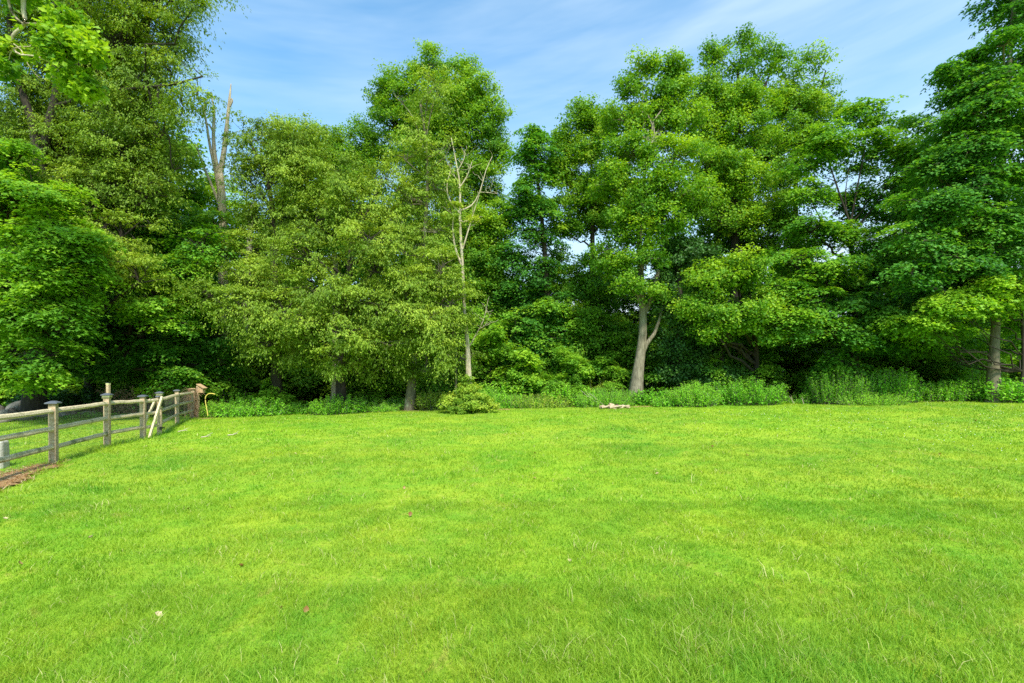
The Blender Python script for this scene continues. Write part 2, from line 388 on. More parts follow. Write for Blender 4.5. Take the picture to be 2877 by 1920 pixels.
def make_tree(name, label, cat, base, stems, lobes, kind, bark, seed, group=None, forks=()):
    """base: world xyz; stems: list of (world ctrl pts, r0, r1); lobes: (c, r, dens, tint)"""
    root = empty(name, tuple(base)); tag(root, label, cat, group)
    base = np.asarray(base, float); rng = np.random.RandomState(seed + 77); paths = []; allp = []; allr = []
    for k, (ctrl, r0, r1) in enumerate(stems):
        p = smooth_path(np.asarray(ctrl, float), 18); K = len(p)
        rr = np.linspace(r0, r1, K)
        if k == 0: rr[:4] *= np.array([1.75, 1.3, 1.12, 1.04]); p[0, 2] -= .15
        paths.append((p, rr)); allp.append(p); allr.append(rr)
    ap = np.concatenate(allp); ar = np.concatenate(allr)
    if lobes:
        cr = Crown(kind, seed)
        if 10 < seed < 38:      # merge neighbouring boughs
            extra = []
            for i in range(len(lobes)):
                for j in range(i):
                    a_, b_ = lobes[i], lobes[j]
                    if min(a_[2], b_[2]) < .75: continue
                    dd_ = np.linalg.norm(np.subtract(a_[0], b_[0])); rr_ = (np.mean(a_[1]) + np.mean(b_[1])) / 2
                    if dd_ < 2.1 * rr_ and rng.rand() < .28:
                        extra.append(((np.asarray(a_[0]) + b_[0]) / 2 + rng.randn(3) * .25 * rr_, (np.asarray(a_[1]) + b_[1]) * .36, .8, (a_[3] + b_[3]) / 2))
            lobes = list(lobes) + extra
        tall = allp[0][:, 2].max() - base[2]
        for lb in lobes:
            c, r = np.asarray(lb[0], float), np.asarray(lb[1], float)
            dn = lb[2] if len(lb) > 2 else 1.0; ti = lb[3] if len(lb) > 3 else .45
            dxy = np.linalg.norm(ap[:, :2] - c[:2], axis=1); want = c[2] - .65 * dxy
            cost = np.abs(ap[:, 2] - want) + .6 * dxy + 4 * (ap[:, 2] < base[2] + (3.4 if tall > 7 else 1.2))
            k = int(np.argmin(cost)); L = np.linalg.norm(ap[k] - c)
            r0 = min(ar[k] * .7, .03 + .018 * L, .045 if kind == 'broadtree' else (.03 if seed == 34 else 9))
            paths.append((wiggle(ap[k], c - np.array([0, 0, .3 * r[2]]), rng, 8, .12, -.07), np.linspace(r0, r0 * .45, 8)))
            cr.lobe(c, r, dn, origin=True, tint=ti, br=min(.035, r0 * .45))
        link('crown', cr.mesh('crown'), root).matrix_parent_inverse = root.matrix_world.inverted() if False else __import__('mathutils').Matrix.Translation(tuple(-base))
        paths += cr.br
    for f in forks:
        paths.append((smooth_path(np.asarray(f[0], float), 9), None)); p = paths[-1][0]; paths[-1] = (p, np.linspace(f[1], f[2], len(p)))
    if not lobes or seed in (22, 23):      # fine bare twigs on the dead limbs
        for f in forks:
            p = smooth_path(np.asarray(f[0], float), 9)
            for _ in range(2 if seed in (16, 17, 18) else 7):
                q = p[rng.randint(2, len(p))]; L = rng.uniform(.25, .8) * (.35 if seed == 16 else 1)
                e = q + np.array([rng.randn() * .6, rng.randn() * .6, rng.uniform(.1, .9)]) * L
                paths.append((wiggle(q, e, rng, 5, .2), np.linspace(.011, .004, 5)))
    V, T = tubes(paths, 9, .12, seed)
    t = link('trunk', raw_mesh('trunk', V, T, M[bark], None, True), root)
    t.matrix_parent_inverse = __import__('mathutils').Matrix.Translation(tuple(-base))
    return root
def px_tree(name, label, cat, basepx, D, stems, lobes, kind, bark, seed, group=None, forks=(), dr=1.0):
    b = G(basepx, D)
    S = []
    for st in stems:
        pts = [P(q[0], q[1], D + (q[2] if len(q) > 2 else 0)) for q in st[0]]
        S.append((pts, st[1], st[2]))
    S[0][0].insert(0, b)
    Lb = []
    for q in lobes:
        x, y, rx, ry = q[:4]; dd = q[4] if len(q) > 4 else 0; dn = q[5] if len(q) > 5 else 1.0; ti = q[6] if len(q) > 6 else .45
        c = P(x, y, D + dd); s = (D + dd) / F
        Lb.append((c, (rx * s, (rx + ry) * .5 * s * dr, ry * s), dn, ti))
    FK = [([P(q[0], q[1], D + (q[2] if len(q) > 2 else 0)) for q in f[0]], f[1], f[2]) for f in forks]
    return make_tree(name, label, cat, b, S, Lb, kind, bark, seed, group, FK)

EDGE = 'trees along the far edge of the lawn'
def build_trees():
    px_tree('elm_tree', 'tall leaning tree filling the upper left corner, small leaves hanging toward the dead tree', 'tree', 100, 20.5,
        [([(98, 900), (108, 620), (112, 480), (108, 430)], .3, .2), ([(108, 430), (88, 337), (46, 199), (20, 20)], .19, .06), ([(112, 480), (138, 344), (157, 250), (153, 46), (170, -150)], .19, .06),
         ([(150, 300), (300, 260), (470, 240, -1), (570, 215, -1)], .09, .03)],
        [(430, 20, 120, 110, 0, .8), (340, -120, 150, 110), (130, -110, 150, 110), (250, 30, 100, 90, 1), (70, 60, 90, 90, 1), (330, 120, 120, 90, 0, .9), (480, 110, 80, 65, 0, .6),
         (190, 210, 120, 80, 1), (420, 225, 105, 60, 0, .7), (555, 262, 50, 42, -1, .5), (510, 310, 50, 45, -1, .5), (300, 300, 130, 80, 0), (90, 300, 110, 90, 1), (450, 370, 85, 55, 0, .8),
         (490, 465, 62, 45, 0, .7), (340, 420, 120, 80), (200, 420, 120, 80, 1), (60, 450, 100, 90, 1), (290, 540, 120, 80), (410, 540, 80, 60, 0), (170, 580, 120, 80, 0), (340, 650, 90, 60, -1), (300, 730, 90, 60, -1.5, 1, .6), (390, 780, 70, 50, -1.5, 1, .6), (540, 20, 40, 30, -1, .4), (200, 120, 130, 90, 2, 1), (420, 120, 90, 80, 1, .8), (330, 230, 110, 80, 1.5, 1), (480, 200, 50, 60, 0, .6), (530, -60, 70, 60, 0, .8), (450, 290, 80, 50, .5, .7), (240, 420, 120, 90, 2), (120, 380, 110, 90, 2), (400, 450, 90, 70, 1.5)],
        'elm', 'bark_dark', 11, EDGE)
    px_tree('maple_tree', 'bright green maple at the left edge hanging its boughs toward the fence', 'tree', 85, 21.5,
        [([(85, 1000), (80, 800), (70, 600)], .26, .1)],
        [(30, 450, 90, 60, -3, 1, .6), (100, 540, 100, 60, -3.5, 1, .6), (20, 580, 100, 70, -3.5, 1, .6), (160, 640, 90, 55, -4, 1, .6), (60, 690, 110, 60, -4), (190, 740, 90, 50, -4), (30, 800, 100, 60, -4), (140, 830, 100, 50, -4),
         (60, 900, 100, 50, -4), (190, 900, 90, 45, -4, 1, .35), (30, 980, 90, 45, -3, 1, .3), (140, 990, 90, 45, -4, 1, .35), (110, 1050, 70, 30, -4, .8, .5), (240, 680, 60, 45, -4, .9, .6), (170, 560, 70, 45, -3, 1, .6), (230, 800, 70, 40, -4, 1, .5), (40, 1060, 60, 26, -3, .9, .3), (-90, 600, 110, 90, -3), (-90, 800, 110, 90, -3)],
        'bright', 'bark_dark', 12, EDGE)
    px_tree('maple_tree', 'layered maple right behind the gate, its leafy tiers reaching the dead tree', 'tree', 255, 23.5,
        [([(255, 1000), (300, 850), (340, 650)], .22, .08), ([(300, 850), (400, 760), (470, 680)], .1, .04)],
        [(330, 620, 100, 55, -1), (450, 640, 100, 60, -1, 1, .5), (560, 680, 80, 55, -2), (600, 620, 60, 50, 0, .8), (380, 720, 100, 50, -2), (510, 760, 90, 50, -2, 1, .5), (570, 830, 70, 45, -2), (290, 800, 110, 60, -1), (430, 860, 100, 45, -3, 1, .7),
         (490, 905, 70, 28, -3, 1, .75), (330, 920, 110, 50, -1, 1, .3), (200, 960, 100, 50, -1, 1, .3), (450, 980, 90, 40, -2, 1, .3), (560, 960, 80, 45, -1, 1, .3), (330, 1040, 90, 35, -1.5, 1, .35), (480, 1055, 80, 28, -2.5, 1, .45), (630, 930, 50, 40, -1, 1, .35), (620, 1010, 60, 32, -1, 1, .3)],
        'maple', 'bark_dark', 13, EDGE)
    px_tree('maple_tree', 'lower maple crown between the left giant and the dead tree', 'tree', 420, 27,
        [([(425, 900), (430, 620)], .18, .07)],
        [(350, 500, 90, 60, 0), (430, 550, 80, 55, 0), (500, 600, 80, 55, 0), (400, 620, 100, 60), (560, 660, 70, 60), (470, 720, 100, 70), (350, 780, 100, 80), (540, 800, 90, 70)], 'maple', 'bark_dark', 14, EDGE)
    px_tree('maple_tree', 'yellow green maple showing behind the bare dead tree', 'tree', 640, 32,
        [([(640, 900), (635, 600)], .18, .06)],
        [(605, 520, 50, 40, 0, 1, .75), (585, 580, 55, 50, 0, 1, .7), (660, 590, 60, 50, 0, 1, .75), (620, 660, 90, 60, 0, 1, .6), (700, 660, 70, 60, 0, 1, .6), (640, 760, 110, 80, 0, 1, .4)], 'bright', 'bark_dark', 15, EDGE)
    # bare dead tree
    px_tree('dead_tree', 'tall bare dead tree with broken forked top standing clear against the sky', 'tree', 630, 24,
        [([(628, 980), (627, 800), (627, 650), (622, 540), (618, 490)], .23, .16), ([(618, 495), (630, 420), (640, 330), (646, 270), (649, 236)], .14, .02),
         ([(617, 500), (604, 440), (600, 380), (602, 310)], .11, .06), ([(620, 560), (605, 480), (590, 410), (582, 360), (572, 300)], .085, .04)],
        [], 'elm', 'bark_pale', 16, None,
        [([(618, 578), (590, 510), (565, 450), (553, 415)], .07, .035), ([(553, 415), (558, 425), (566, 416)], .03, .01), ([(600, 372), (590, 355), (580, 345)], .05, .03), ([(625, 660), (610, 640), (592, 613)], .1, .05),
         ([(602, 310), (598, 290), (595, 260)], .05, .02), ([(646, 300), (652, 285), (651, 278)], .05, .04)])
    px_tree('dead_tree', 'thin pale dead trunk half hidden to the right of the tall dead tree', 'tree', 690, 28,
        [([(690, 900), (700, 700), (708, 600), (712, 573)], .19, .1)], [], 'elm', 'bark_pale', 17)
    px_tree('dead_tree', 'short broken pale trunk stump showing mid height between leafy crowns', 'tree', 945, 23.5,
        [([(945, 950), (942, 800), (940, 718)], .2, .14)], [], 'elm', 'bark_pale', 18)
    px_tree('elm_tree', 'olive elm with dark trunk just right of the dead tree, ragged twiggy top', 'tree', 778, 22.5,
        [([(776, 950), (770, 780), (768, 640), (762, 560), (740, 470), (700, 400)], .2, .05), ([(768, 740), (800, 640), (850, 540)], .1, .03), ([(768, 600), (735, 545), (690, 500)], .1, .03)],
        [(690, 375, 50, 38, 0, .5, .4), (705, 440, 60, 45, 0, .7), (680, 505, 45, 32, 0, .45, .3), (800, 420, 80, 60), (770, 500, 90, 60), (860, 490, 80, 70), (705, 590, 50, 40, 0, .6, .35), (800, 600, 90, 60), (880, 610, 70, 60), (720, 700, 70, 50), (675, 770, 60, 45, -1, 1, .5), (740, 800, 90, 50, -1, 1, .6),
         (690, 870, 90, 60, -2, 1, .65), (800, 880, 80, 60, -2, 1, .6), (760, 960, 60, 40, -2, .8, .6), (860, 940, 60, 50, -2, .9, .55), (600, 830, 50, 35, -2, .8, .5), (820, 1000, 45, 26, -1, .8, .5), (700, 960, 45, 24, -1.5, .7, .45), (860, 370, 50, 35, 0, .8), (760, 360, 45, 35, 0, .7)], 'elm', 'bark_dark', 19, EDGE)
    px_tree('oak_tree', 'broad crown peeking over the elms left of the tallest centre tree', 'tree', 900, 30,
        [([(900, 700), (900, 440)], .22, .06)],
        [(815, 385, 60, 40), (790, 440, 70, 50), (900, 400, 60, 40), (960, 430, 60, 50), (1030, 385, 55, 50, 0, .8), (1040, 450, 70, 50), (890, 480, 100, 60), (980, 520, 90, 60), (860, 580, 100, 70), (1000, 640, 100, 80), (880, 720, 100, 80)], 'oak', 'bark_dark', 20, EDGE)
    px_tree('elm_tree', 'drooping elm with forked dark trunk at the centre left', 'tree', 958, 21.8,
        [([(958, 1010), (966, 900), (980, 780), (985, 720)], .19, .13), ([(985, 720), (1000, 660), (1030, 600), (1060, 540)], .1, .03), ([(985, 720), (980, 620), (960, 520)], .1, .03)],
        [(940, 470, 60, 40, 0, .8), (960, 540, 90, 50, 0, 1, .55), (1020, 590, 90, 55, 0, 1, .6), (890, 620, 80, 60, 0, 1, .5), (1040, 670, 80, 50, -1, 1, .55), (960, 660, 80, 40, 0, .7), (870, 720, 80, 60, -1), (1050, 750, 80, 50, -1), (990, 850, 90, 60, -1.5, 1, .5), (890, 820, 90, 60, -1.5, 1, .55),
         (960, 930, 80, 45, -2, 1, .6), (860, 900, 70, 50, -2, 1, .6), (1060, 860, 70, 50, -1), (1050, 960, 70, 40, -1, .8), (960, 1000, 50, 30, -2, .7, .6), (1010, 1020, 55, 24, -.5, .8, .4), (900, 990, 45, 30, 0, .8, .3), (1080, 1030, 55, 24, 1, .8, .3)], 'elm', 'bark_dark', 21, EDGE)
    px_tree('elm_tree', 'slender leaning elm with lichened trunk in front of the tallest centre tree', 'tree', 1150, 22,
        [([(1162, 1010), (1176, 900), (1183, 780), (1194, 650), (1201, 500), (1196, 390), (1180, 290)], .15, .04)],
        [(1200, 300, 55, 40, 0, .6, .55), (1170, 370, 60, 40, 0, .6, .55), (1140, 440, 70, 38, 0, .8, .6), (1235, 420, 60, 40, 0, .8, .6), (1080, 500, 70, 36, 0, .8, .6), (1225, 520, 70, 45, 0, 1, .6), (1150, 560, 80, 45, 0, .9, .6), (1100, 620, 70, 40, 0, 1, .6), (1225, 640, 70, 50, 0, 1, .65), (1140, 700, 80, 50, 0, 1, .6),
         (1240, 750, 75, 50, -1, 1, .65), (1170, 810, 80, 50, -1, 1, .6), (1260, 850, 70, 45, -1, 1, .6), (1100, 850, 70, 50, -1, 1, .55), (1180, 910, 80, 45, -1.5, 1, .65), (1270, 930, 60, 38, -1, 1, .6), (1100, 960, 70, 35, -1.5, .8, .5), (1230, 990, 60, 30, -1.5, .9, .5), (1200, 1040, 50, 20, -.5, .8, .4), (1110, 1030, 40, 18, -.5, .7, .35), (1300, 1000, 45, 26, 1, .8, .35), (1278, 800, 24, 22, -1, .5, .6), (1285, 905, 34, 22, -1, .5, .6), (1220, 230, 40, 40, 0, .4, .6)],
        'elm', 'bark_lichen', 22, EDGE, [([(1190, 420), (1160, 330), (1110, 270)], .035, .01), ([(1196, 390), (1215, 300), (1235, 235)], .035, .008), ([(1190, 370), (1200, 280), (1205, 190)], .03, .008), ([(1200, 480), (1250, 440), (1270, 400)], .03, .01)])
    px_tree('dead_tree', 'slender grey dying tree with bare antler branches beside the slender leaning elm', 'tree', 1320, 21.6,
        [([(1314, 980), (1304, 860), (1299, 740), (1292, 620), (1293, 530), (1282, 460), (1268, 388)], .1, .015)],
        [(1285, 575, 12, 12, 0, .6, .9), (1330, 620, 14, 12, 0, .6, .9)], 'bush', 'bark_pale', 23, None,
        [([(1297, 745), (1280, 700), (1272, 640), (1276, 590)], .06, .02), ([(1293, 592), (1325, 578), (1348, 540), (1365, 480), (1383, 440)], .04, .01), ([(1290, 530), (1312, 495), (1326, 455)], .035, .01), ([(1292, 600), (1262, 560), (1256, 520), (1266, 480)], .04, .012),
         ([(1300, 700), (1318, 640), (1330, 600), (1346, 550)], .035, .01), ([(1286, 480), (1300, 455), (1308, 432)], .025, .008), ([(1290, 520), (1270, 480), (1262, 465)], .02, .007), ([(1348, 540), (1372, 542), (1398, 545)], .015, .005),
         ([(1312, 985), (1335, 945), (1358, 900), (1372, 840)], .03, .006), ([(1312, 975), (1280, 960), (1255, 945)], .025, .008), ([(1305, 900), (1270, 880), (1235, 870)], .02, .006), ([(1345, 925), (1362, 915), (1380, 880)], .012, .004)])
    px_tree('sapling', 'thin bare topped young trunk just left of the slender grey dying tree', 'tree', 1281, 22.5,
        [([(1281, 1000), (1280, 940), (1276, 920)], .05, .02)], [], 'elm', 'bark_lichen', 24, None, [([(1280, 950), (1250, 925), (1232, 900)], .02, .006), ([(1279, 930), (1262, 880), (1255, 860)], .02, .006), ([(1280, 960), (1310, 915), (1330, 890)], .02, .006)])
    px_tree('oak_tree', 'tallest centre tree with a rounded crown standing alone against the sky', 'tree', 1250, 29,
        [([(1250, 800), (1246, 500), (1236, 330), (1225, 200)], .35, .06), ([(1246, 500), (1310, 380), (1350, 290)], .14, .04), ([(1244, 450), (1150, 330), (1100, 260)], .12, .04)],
        [(1205, 185, 65, 42, 0, .9), (1300, 205, 60, 42, 0, .9), (1125, 222, 55, 38, 0, .85), (1065, 258, 32, 26, 0, .7), (1160, 280, 85, 50), (1260, 280, 95, 60), (1350, 255, 48, 45, 0, .9), (1385, 320, 38, 38, 0, .8), (1335, 360, 75, 55), (1240, 380, 100, 65), (1385, 420, 42, 45, 0, .9), (1110, 340, 75, 50),
         (1355, 480, 60, 45), (1390, 540, 35, 30, 0, .8), (1270, 500, 95, 65), (1150, 440, 90, 60), (1330, 570, 75, 50), (1060, 320, 30, 25, 0, .6), (1190, 600, 100, 80), (1230, 720, 100, 80)], 'oak', 'bark_dark', 25, EDGE)
    px_tree('maple_tree', 'yellow green maple just right of the slender grey dying tree', 'tree', 1360, 27,
        [([(1362, 900), (1355, 640)], .16, .05)],
        [(1375, 600, 45, 35, 0, 1, .7), (1340, 650, 60, 45, 0, 1, .6), (1400, 660, 55, 45, 0, 1, .6), (1360, 730, 80, 55, 0, .9, .45), (1400, 820, 75, 55, 0, .7, .35), (1330, 850, 60, 60, 0, .8, .3), (1390, 910, 80, 50, 0, 1, .3), (1420, 600, 30, 24, 0, .7, .6), (1400, 740, 70, 50, 1, .8, .4), (1340, 780, 70, 50, 0, .9, .3), (1340, 960, 70, 40, -1, 1, .4)], 'oak', 'bark_dark', 26, EDGE)
    px_tree('oak_tree', 'narrow crowned tree right of the sky gap', 'tree', 1540, 26.5,
        [([(1538, 900), (1530, 700), (1512, 520), (1500, 400)], .2, .04)],
        [(1500, 378, 42, 26, 0, .8), (1478, 430, 40, 34, 0, .8), (1530, 440, 42, 40, 0, .8), (1500, 500, 60, 40, 0, .8), (1520, 580, 65, 40, 0, .8), (1450, 610, 50, 30, 0, .75), (1500, 670, 85, 45, 0, .7), (1430, 720, 55, 40, 0, .6), (1530, 760, 85, 45, 0, .6, .3), (1450, 820, 80, 40, 0, .8, .3), (1540, 860, 85, 45, 0, .9, .3), (1460, 920, 85, 45, -1, 1, .35), (1550, 950, 80, 45, -1, 1, .3), (1480, 1010, 80, 35, -1.5, 1, .5), (1560, 640, 60, 45, .5, .8), (1480, 560, 50, 35, 0, .8), (1490, 740, 80, 45, 1, .6, .3), (1570, 820, 60, 45, 1, .7, .3), (1400, 870, 60, 50, 1, .8, .3)], 'maple_deep', 'bark_dark', 27, EDGE)
    px_tree('oak_tree', 'twin topped tree between the sky gap and the pale leaning trunk', 'tree', 1660, 27,
        [([(1660, 900), (1665, 650), (1660, 400)], .24, .05), ([(1664, 600), (1720, 500), (1760, 400)], .12, .04)],
        [(1645, 305, 34, 24, 0, .7), (1620, 345, 40, 30, 0, .8), (1690, 350, 55, 45), (1580, 405, 38, 32, 0, .8), (1650, 420, 80, 50), (1600, 480, 70, 45), (1700, 490, 80, 55), (1620, 560, 80, 45, 0, .8), (1700, 610, 80, 45, 0, .7), (1600, 650, 65, 35, 0, .6), (1660, 730, 70, 35, 0, .55, .3), (1600, 800, 75, 40, 0, .75, .3), (1690, 840, 80, 45, 0, .8, .25), (1620, 900, 85, 45, -1, 1, .3), (1700, 940, 75, 45, -1, 1, .25), (1620, 990, 85, 40, -1, 1, .35), (1710, 1030, 70, 30, -1, 1, .3), (1650, 620, 80, 50, 1, .8), (1740, 560, 60, 50, 1, .9), (1560, 480, 40, 40, 0, .8), (1570, 740, 60, 40, 1, .6, .3), (1640, 780, 80, 45, 1.5, .6, .3)], 'oak', 'bark_dark', 28, EDGE)
    px_tree('maple_tree', 'tree with a thick pale leaning trunk forked low beside the weeds', 'tree', 1783, 23.2,
        [([(1796, 1020), (1806, 940), (1806, 860), (1802, 780), (1795, 690), (1800, 560), (1830, 400)], .24, .055), ([(1806, 990), (1820, 962), (1838, 938), (1852, 900), (1862, 860)], .12, .04), ([(1806, 890), (1826, 850), (1838, 810), (1850, 760)], .12, .08), ([(1800, 760), (1815, 680), (1860, 560), (1900, 420)], .15, .05)],
        [(1800, 195, 45, 26, 1, .7), (1870, 190, 60, 30, 1, .8), (1920, 225, 40, 34, 1, .8), (1790, 250, 60, 40, 1, .9), (1870, 270, 75, 45, 1), (1760, 330, 60, 45, 1), (1850, 350, 85, 50, 1), (1930, 330, 55, 50, 1), (1780, 430, 85, 50, 0), (1890, 440, 85, 50, -.5, 1, .6), (1730, 520, 75, 45), (1830, 520, 85, 50, -1, 1, .5), (1920, 540, 70, 50, -1, 1, .55),
         (1760, 610, 75, 40, 0, .9), (1860, 620, 80, 50, -.5), (1720, 690, 60, 32, 0, .8), (1750, 750, 55, 28, -.5, .8), (1800, 650, 45, 40, -1, .9, .4), (1820, 720, 40, 30, -1, .7, .4), (1775, 800, 40, 24, -1, .6, .4), (1850, 820, 50, 34, -.5, .9, .4)], 'oak', 'bark_grey', 29, EDGE)
    px_tree('oak_tree', 'highest airy crown of the right hand group with a lacy top', 'tree', 2075, 26,
        [([(2070, 900), (2065, 600), (2068, 350), (2075, 180)], .3, .05), ([(2066, 420), (2010, 300), (1990, 200)], .1, .03), ([(2067, 380), (2140, 260), (2170, 190)], .1, .03)],
        [(2085, 118, 55, 28, 0, .5, .4), (2000, 150, 40, 26, 0, .5, .4), (2140, 150, 34, 30, 0, .5, .4), (2050, 185, 70, 36, 0, .6), (2130, 215, 50, 35, 0, .7), (1985, 240, 50, 40, 0, .8), (2060, 280, 80, 50, 0, .9), (2140, 310, 60, 50), (1980, 340, 70, 50), (2070, 380, 95, 55), (2150, 430, 70, 60), (2000, 460, 90, 60, -1, 1, .55), (2090, 500, 95, 60, -1, 1, .5),
         (1960, 560, 80, 55, -1, 1, .55), (2050, 620, 100, 60, -1), (2130, 620, 80, 60)], 'oak', 'bark_dark', 30, EDGE)
    px_tree('oak_tree', 'airy crown second from the right of the lacy topped one', 'tree', 2240, 27,
        [([(2240, 900), (2235, 600), (2240, 300)], .28, .05), ([(2236, 420), (2290, 300), (2320, 200)], .1, .03)],
        [(2200, 165, 36, 26, 0, .5, .4), (2295, 165, 40, 28, 0, .5, .4), (2230, 225, 60, 36, 0, .7, .5), (2310, 250, 45, 38, 0, .7, .5), (2190, 290, 60, 45, 0, .9), (2270, 310, 75, 50, 0, .9), (2350, 320, 40, 35, 0, .7), (2210, 390, 80, 55), (2300, 400, 70, 50, 0, .8), (2210, 490, 75, 55), (2190, 590, 75, 60), (2190, 700, 80, 60)], 'oak', 'bark_dark', 31, EDGE)
    px_tree('maple_tree', 'wide maple whose open middle shows sky through the branches', 'tree', 2400, 23.5,
        [([(2402, 950), (2398, 820), (2392, 700), (2385, 620)], .17, .08), ([(2385, 620), (2350, 520), (2320, 430)], .05, .02), ([(2387, 640), (2410, 520), (2430, 420)], .05, .02), ([(2390, 660), (2470, 560), (2510, 470)], .045, .02), ([(2394, 700), (2310, 620), (2270, 540)], .04, .02), ([(2389, 650), (2375, 560), (2385, 470)], .035, .012), ([(2392, 690), (2440, 640), (2470, 620)], .03, .012), ([(2388, 630), (2430, 580), (2445, 500)], .03, .012)],
        [(2400, 320, 70, 30, 1, .8, .6), (2480, 325, 70, 32, 1, .8, .6), (2570, 350, 55, 30, 1, .7, .5), (2330, 385, 70, 38, 0, 1, .6), (2420, 400, 85, 36, 0, .9, .5), (2520, 415, 80, 42, 0, 1, .6), (2270, 460, 55, 40, 0, .9, .6), (2580, 450, 60, 40, 0, .9), (2250, 550, 55, 40, 0, .8, .6), (2500, 520, 80, 42, 0, .8), (2280, 640, 80, 42, -.5, .9), (2400, 480, 50, 20, 1, .35), (2340, 560, 40, 20, 1, .3), (2430, 600, 50, 22, 1, .35),
         (2440, 680, 90, 42, -.5, .9), (2230, 730, 85, 45, -1, 1, .5), (2350, 760, 95, 45, -1.5, 1, .5), (2480, 760, 90, 45, -1), (2200, 820, 80, 45, -1.5, 1, .55), (2300, 850, 95, 42, -2, 1, .5), (2430, 860, 95, 40, -2, 1, .35), (2220, 910, 90, 38, -2, 1, .5), (2340, 930, 100, 35, -2.5, 1, .5), (2460, 950, 80, 35, -1.5, 1, .3), (2390, 1020, 80, 26, -2, .9, .4), (2340, 660, 80, 40, 0, .8, .5), (2390, 570, 60, 30, 1, .5, .4), (2300, 540, 50, 30, .5, .7, .5), (2450, 560, 50, 30, .5, .7), (2540, 620, 70, 45, .5, 1, .4), (2370, 820, 90, 40, 0, 1, .35), (2280, 780, 70, 40, .5, 1, .35), (2530, 740, 70, 50, 1, 1, .3)], 'maple', 'bark_dark', 32, EDGE)
    px_tree('maple_tree', 'towering dark maple at the right edge with pale lower trunk', 'tree', 2790, 20.5,
        [([(2793, 1010), (2798, 900), (2805, 750), (2812, 500), (2830, 250), (2850, 0), (2860, -150)], .18, .05)],
        [(2900, -60, 110, 80, 0), (2880, 50, 90, 60, 0, 1, .4), (2820, 120, 60, 35, -1, .8), (2900, 170, 100, 60), (2730, 185, 60, 32, 0, .8, .4), (2660, 195, 32, 22, 0, .5), (2800, 230, 90, 42, -1, 1, .35), (2680, 270, 65, 36, 0, 1, .35), (2890, 290, 100, 50, -1), (2760, 320, 100, 45, -1, 1, .35), (2660, 360, 70, 40), (2850, 400, 100, 50, -1), (2730, 420, 100, 45, -1, 1, .4),
         (2630, 470, 80, 40, -.5, 1, .5), (2830, 500, 110, 45, -1, 1, .35), (2720, 530, 100, 45, -1, 1, .4), (2610, 570, 90, 42, -1, 1, .5), (2860, 610, 100, 50, -1, 1, .3), (2740, 630, 100, 45, -1, 1, .4), (2590, 660, 90, 42, -1, 1, .45), (2680, 720, 100, 42, -1, 1, .3), (2830, 720, 110, 45, -1, 1, .3), (2560, 760, 80, 40, -1, 1, .4), (2680, 800, 100, 40, .5, 1, .25), (2800, 790, 100, 40, .5, 1, .25), (2600, 830, 80, 36, .5, 1, .3), (2900, 800, 60, 40, .5, 1, .2),
         (2990, 350, 120, 100, 0), (2990, 600, 120, 100, 0), (2980, 150, 110, 90)], 'maple_deep', 'bark_lichen', 33, EDGE)
    px_tree('maple_tree', 'low bright maple bough tiers overhanging the lawn at the far right', 'tree', 2870, 20.3,
        [([(2875, 1000), (2870, 870), (2860, 760)], .07, .03)],
        [(2870, 775, 70, 22, 0, 1, .7), (2790, 800, 70, 20, -1, 1, .7), (2700, 830, 75, 18, -1, 1, .65), (2620, 865, 60, 16, -1, .9, .6), (2850, 840, 80, 22, -.5, 1, .55), (2760, 860, 60, 20, -.5, .9, .5), (2540, 900, 60, 16, -.5, .9, .5), (2640, 920, 70, 18, 0, .9, .35), (2860, 900, 60, 24, .5, 1, .3), (2480, 880, 50, 18, .5, 1, .4), (2720, 930, 80, 28, 1.5, 1, .2), (2620, 980, 80, 30, 2, 1, .2), (2860, 970, 60, 40, 2, 1, .2), (2560, 960, 60, 28, 1.5, 1, .25)], 'bright', 'bark_dark', 34, EDGE)
    # ivy smothered trunks
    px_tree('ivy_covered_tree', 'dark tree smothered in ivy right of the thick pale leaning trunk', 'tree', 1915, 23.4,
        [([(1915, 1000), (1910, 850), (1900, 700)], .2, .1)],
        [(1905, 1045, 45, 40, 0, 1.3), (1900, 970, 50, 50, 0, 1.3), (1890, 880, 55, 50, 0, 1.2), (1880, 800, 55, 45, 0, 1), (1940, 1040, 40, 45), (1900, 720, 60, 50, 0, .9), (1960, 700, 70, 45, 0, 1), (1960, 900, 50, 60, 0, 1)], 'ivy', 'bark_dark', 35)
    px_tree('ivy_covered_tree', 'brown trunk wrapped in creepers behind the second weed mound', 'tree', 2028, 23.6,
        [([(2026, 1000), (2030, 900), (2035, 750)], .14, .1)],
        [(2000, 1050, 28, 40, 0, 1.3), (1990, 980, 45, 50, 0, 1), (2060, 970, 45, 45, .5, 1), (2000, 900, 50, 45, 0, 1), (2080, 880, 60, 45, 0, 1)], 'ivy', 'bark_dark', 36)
    px_tree('maple_tree', 'hanging maple boughs in front of the two ivy covered trunks', 'tree', 2125, 23,
        [([(2125, 1000), (2110, 850), (2080, 700)], .13, .06)],
        [(1990, 790, 80, 42, -1, 1, .5), (2090, 760, 80, 45, -1, 1, .5), (1960, 860, 70, 36, -1, 1, .55), (2060, 880, 90, 36, -1.5, 1, .5), (2150, 850, 70, 42, -1, 1, .5), (2010, 930, 70, 26, -1.5, .8, .45), (2140, 920, 70, 32, -1, 1, .45)], 'oak', 'bark_dark', 37, EDGE)
build_trees()

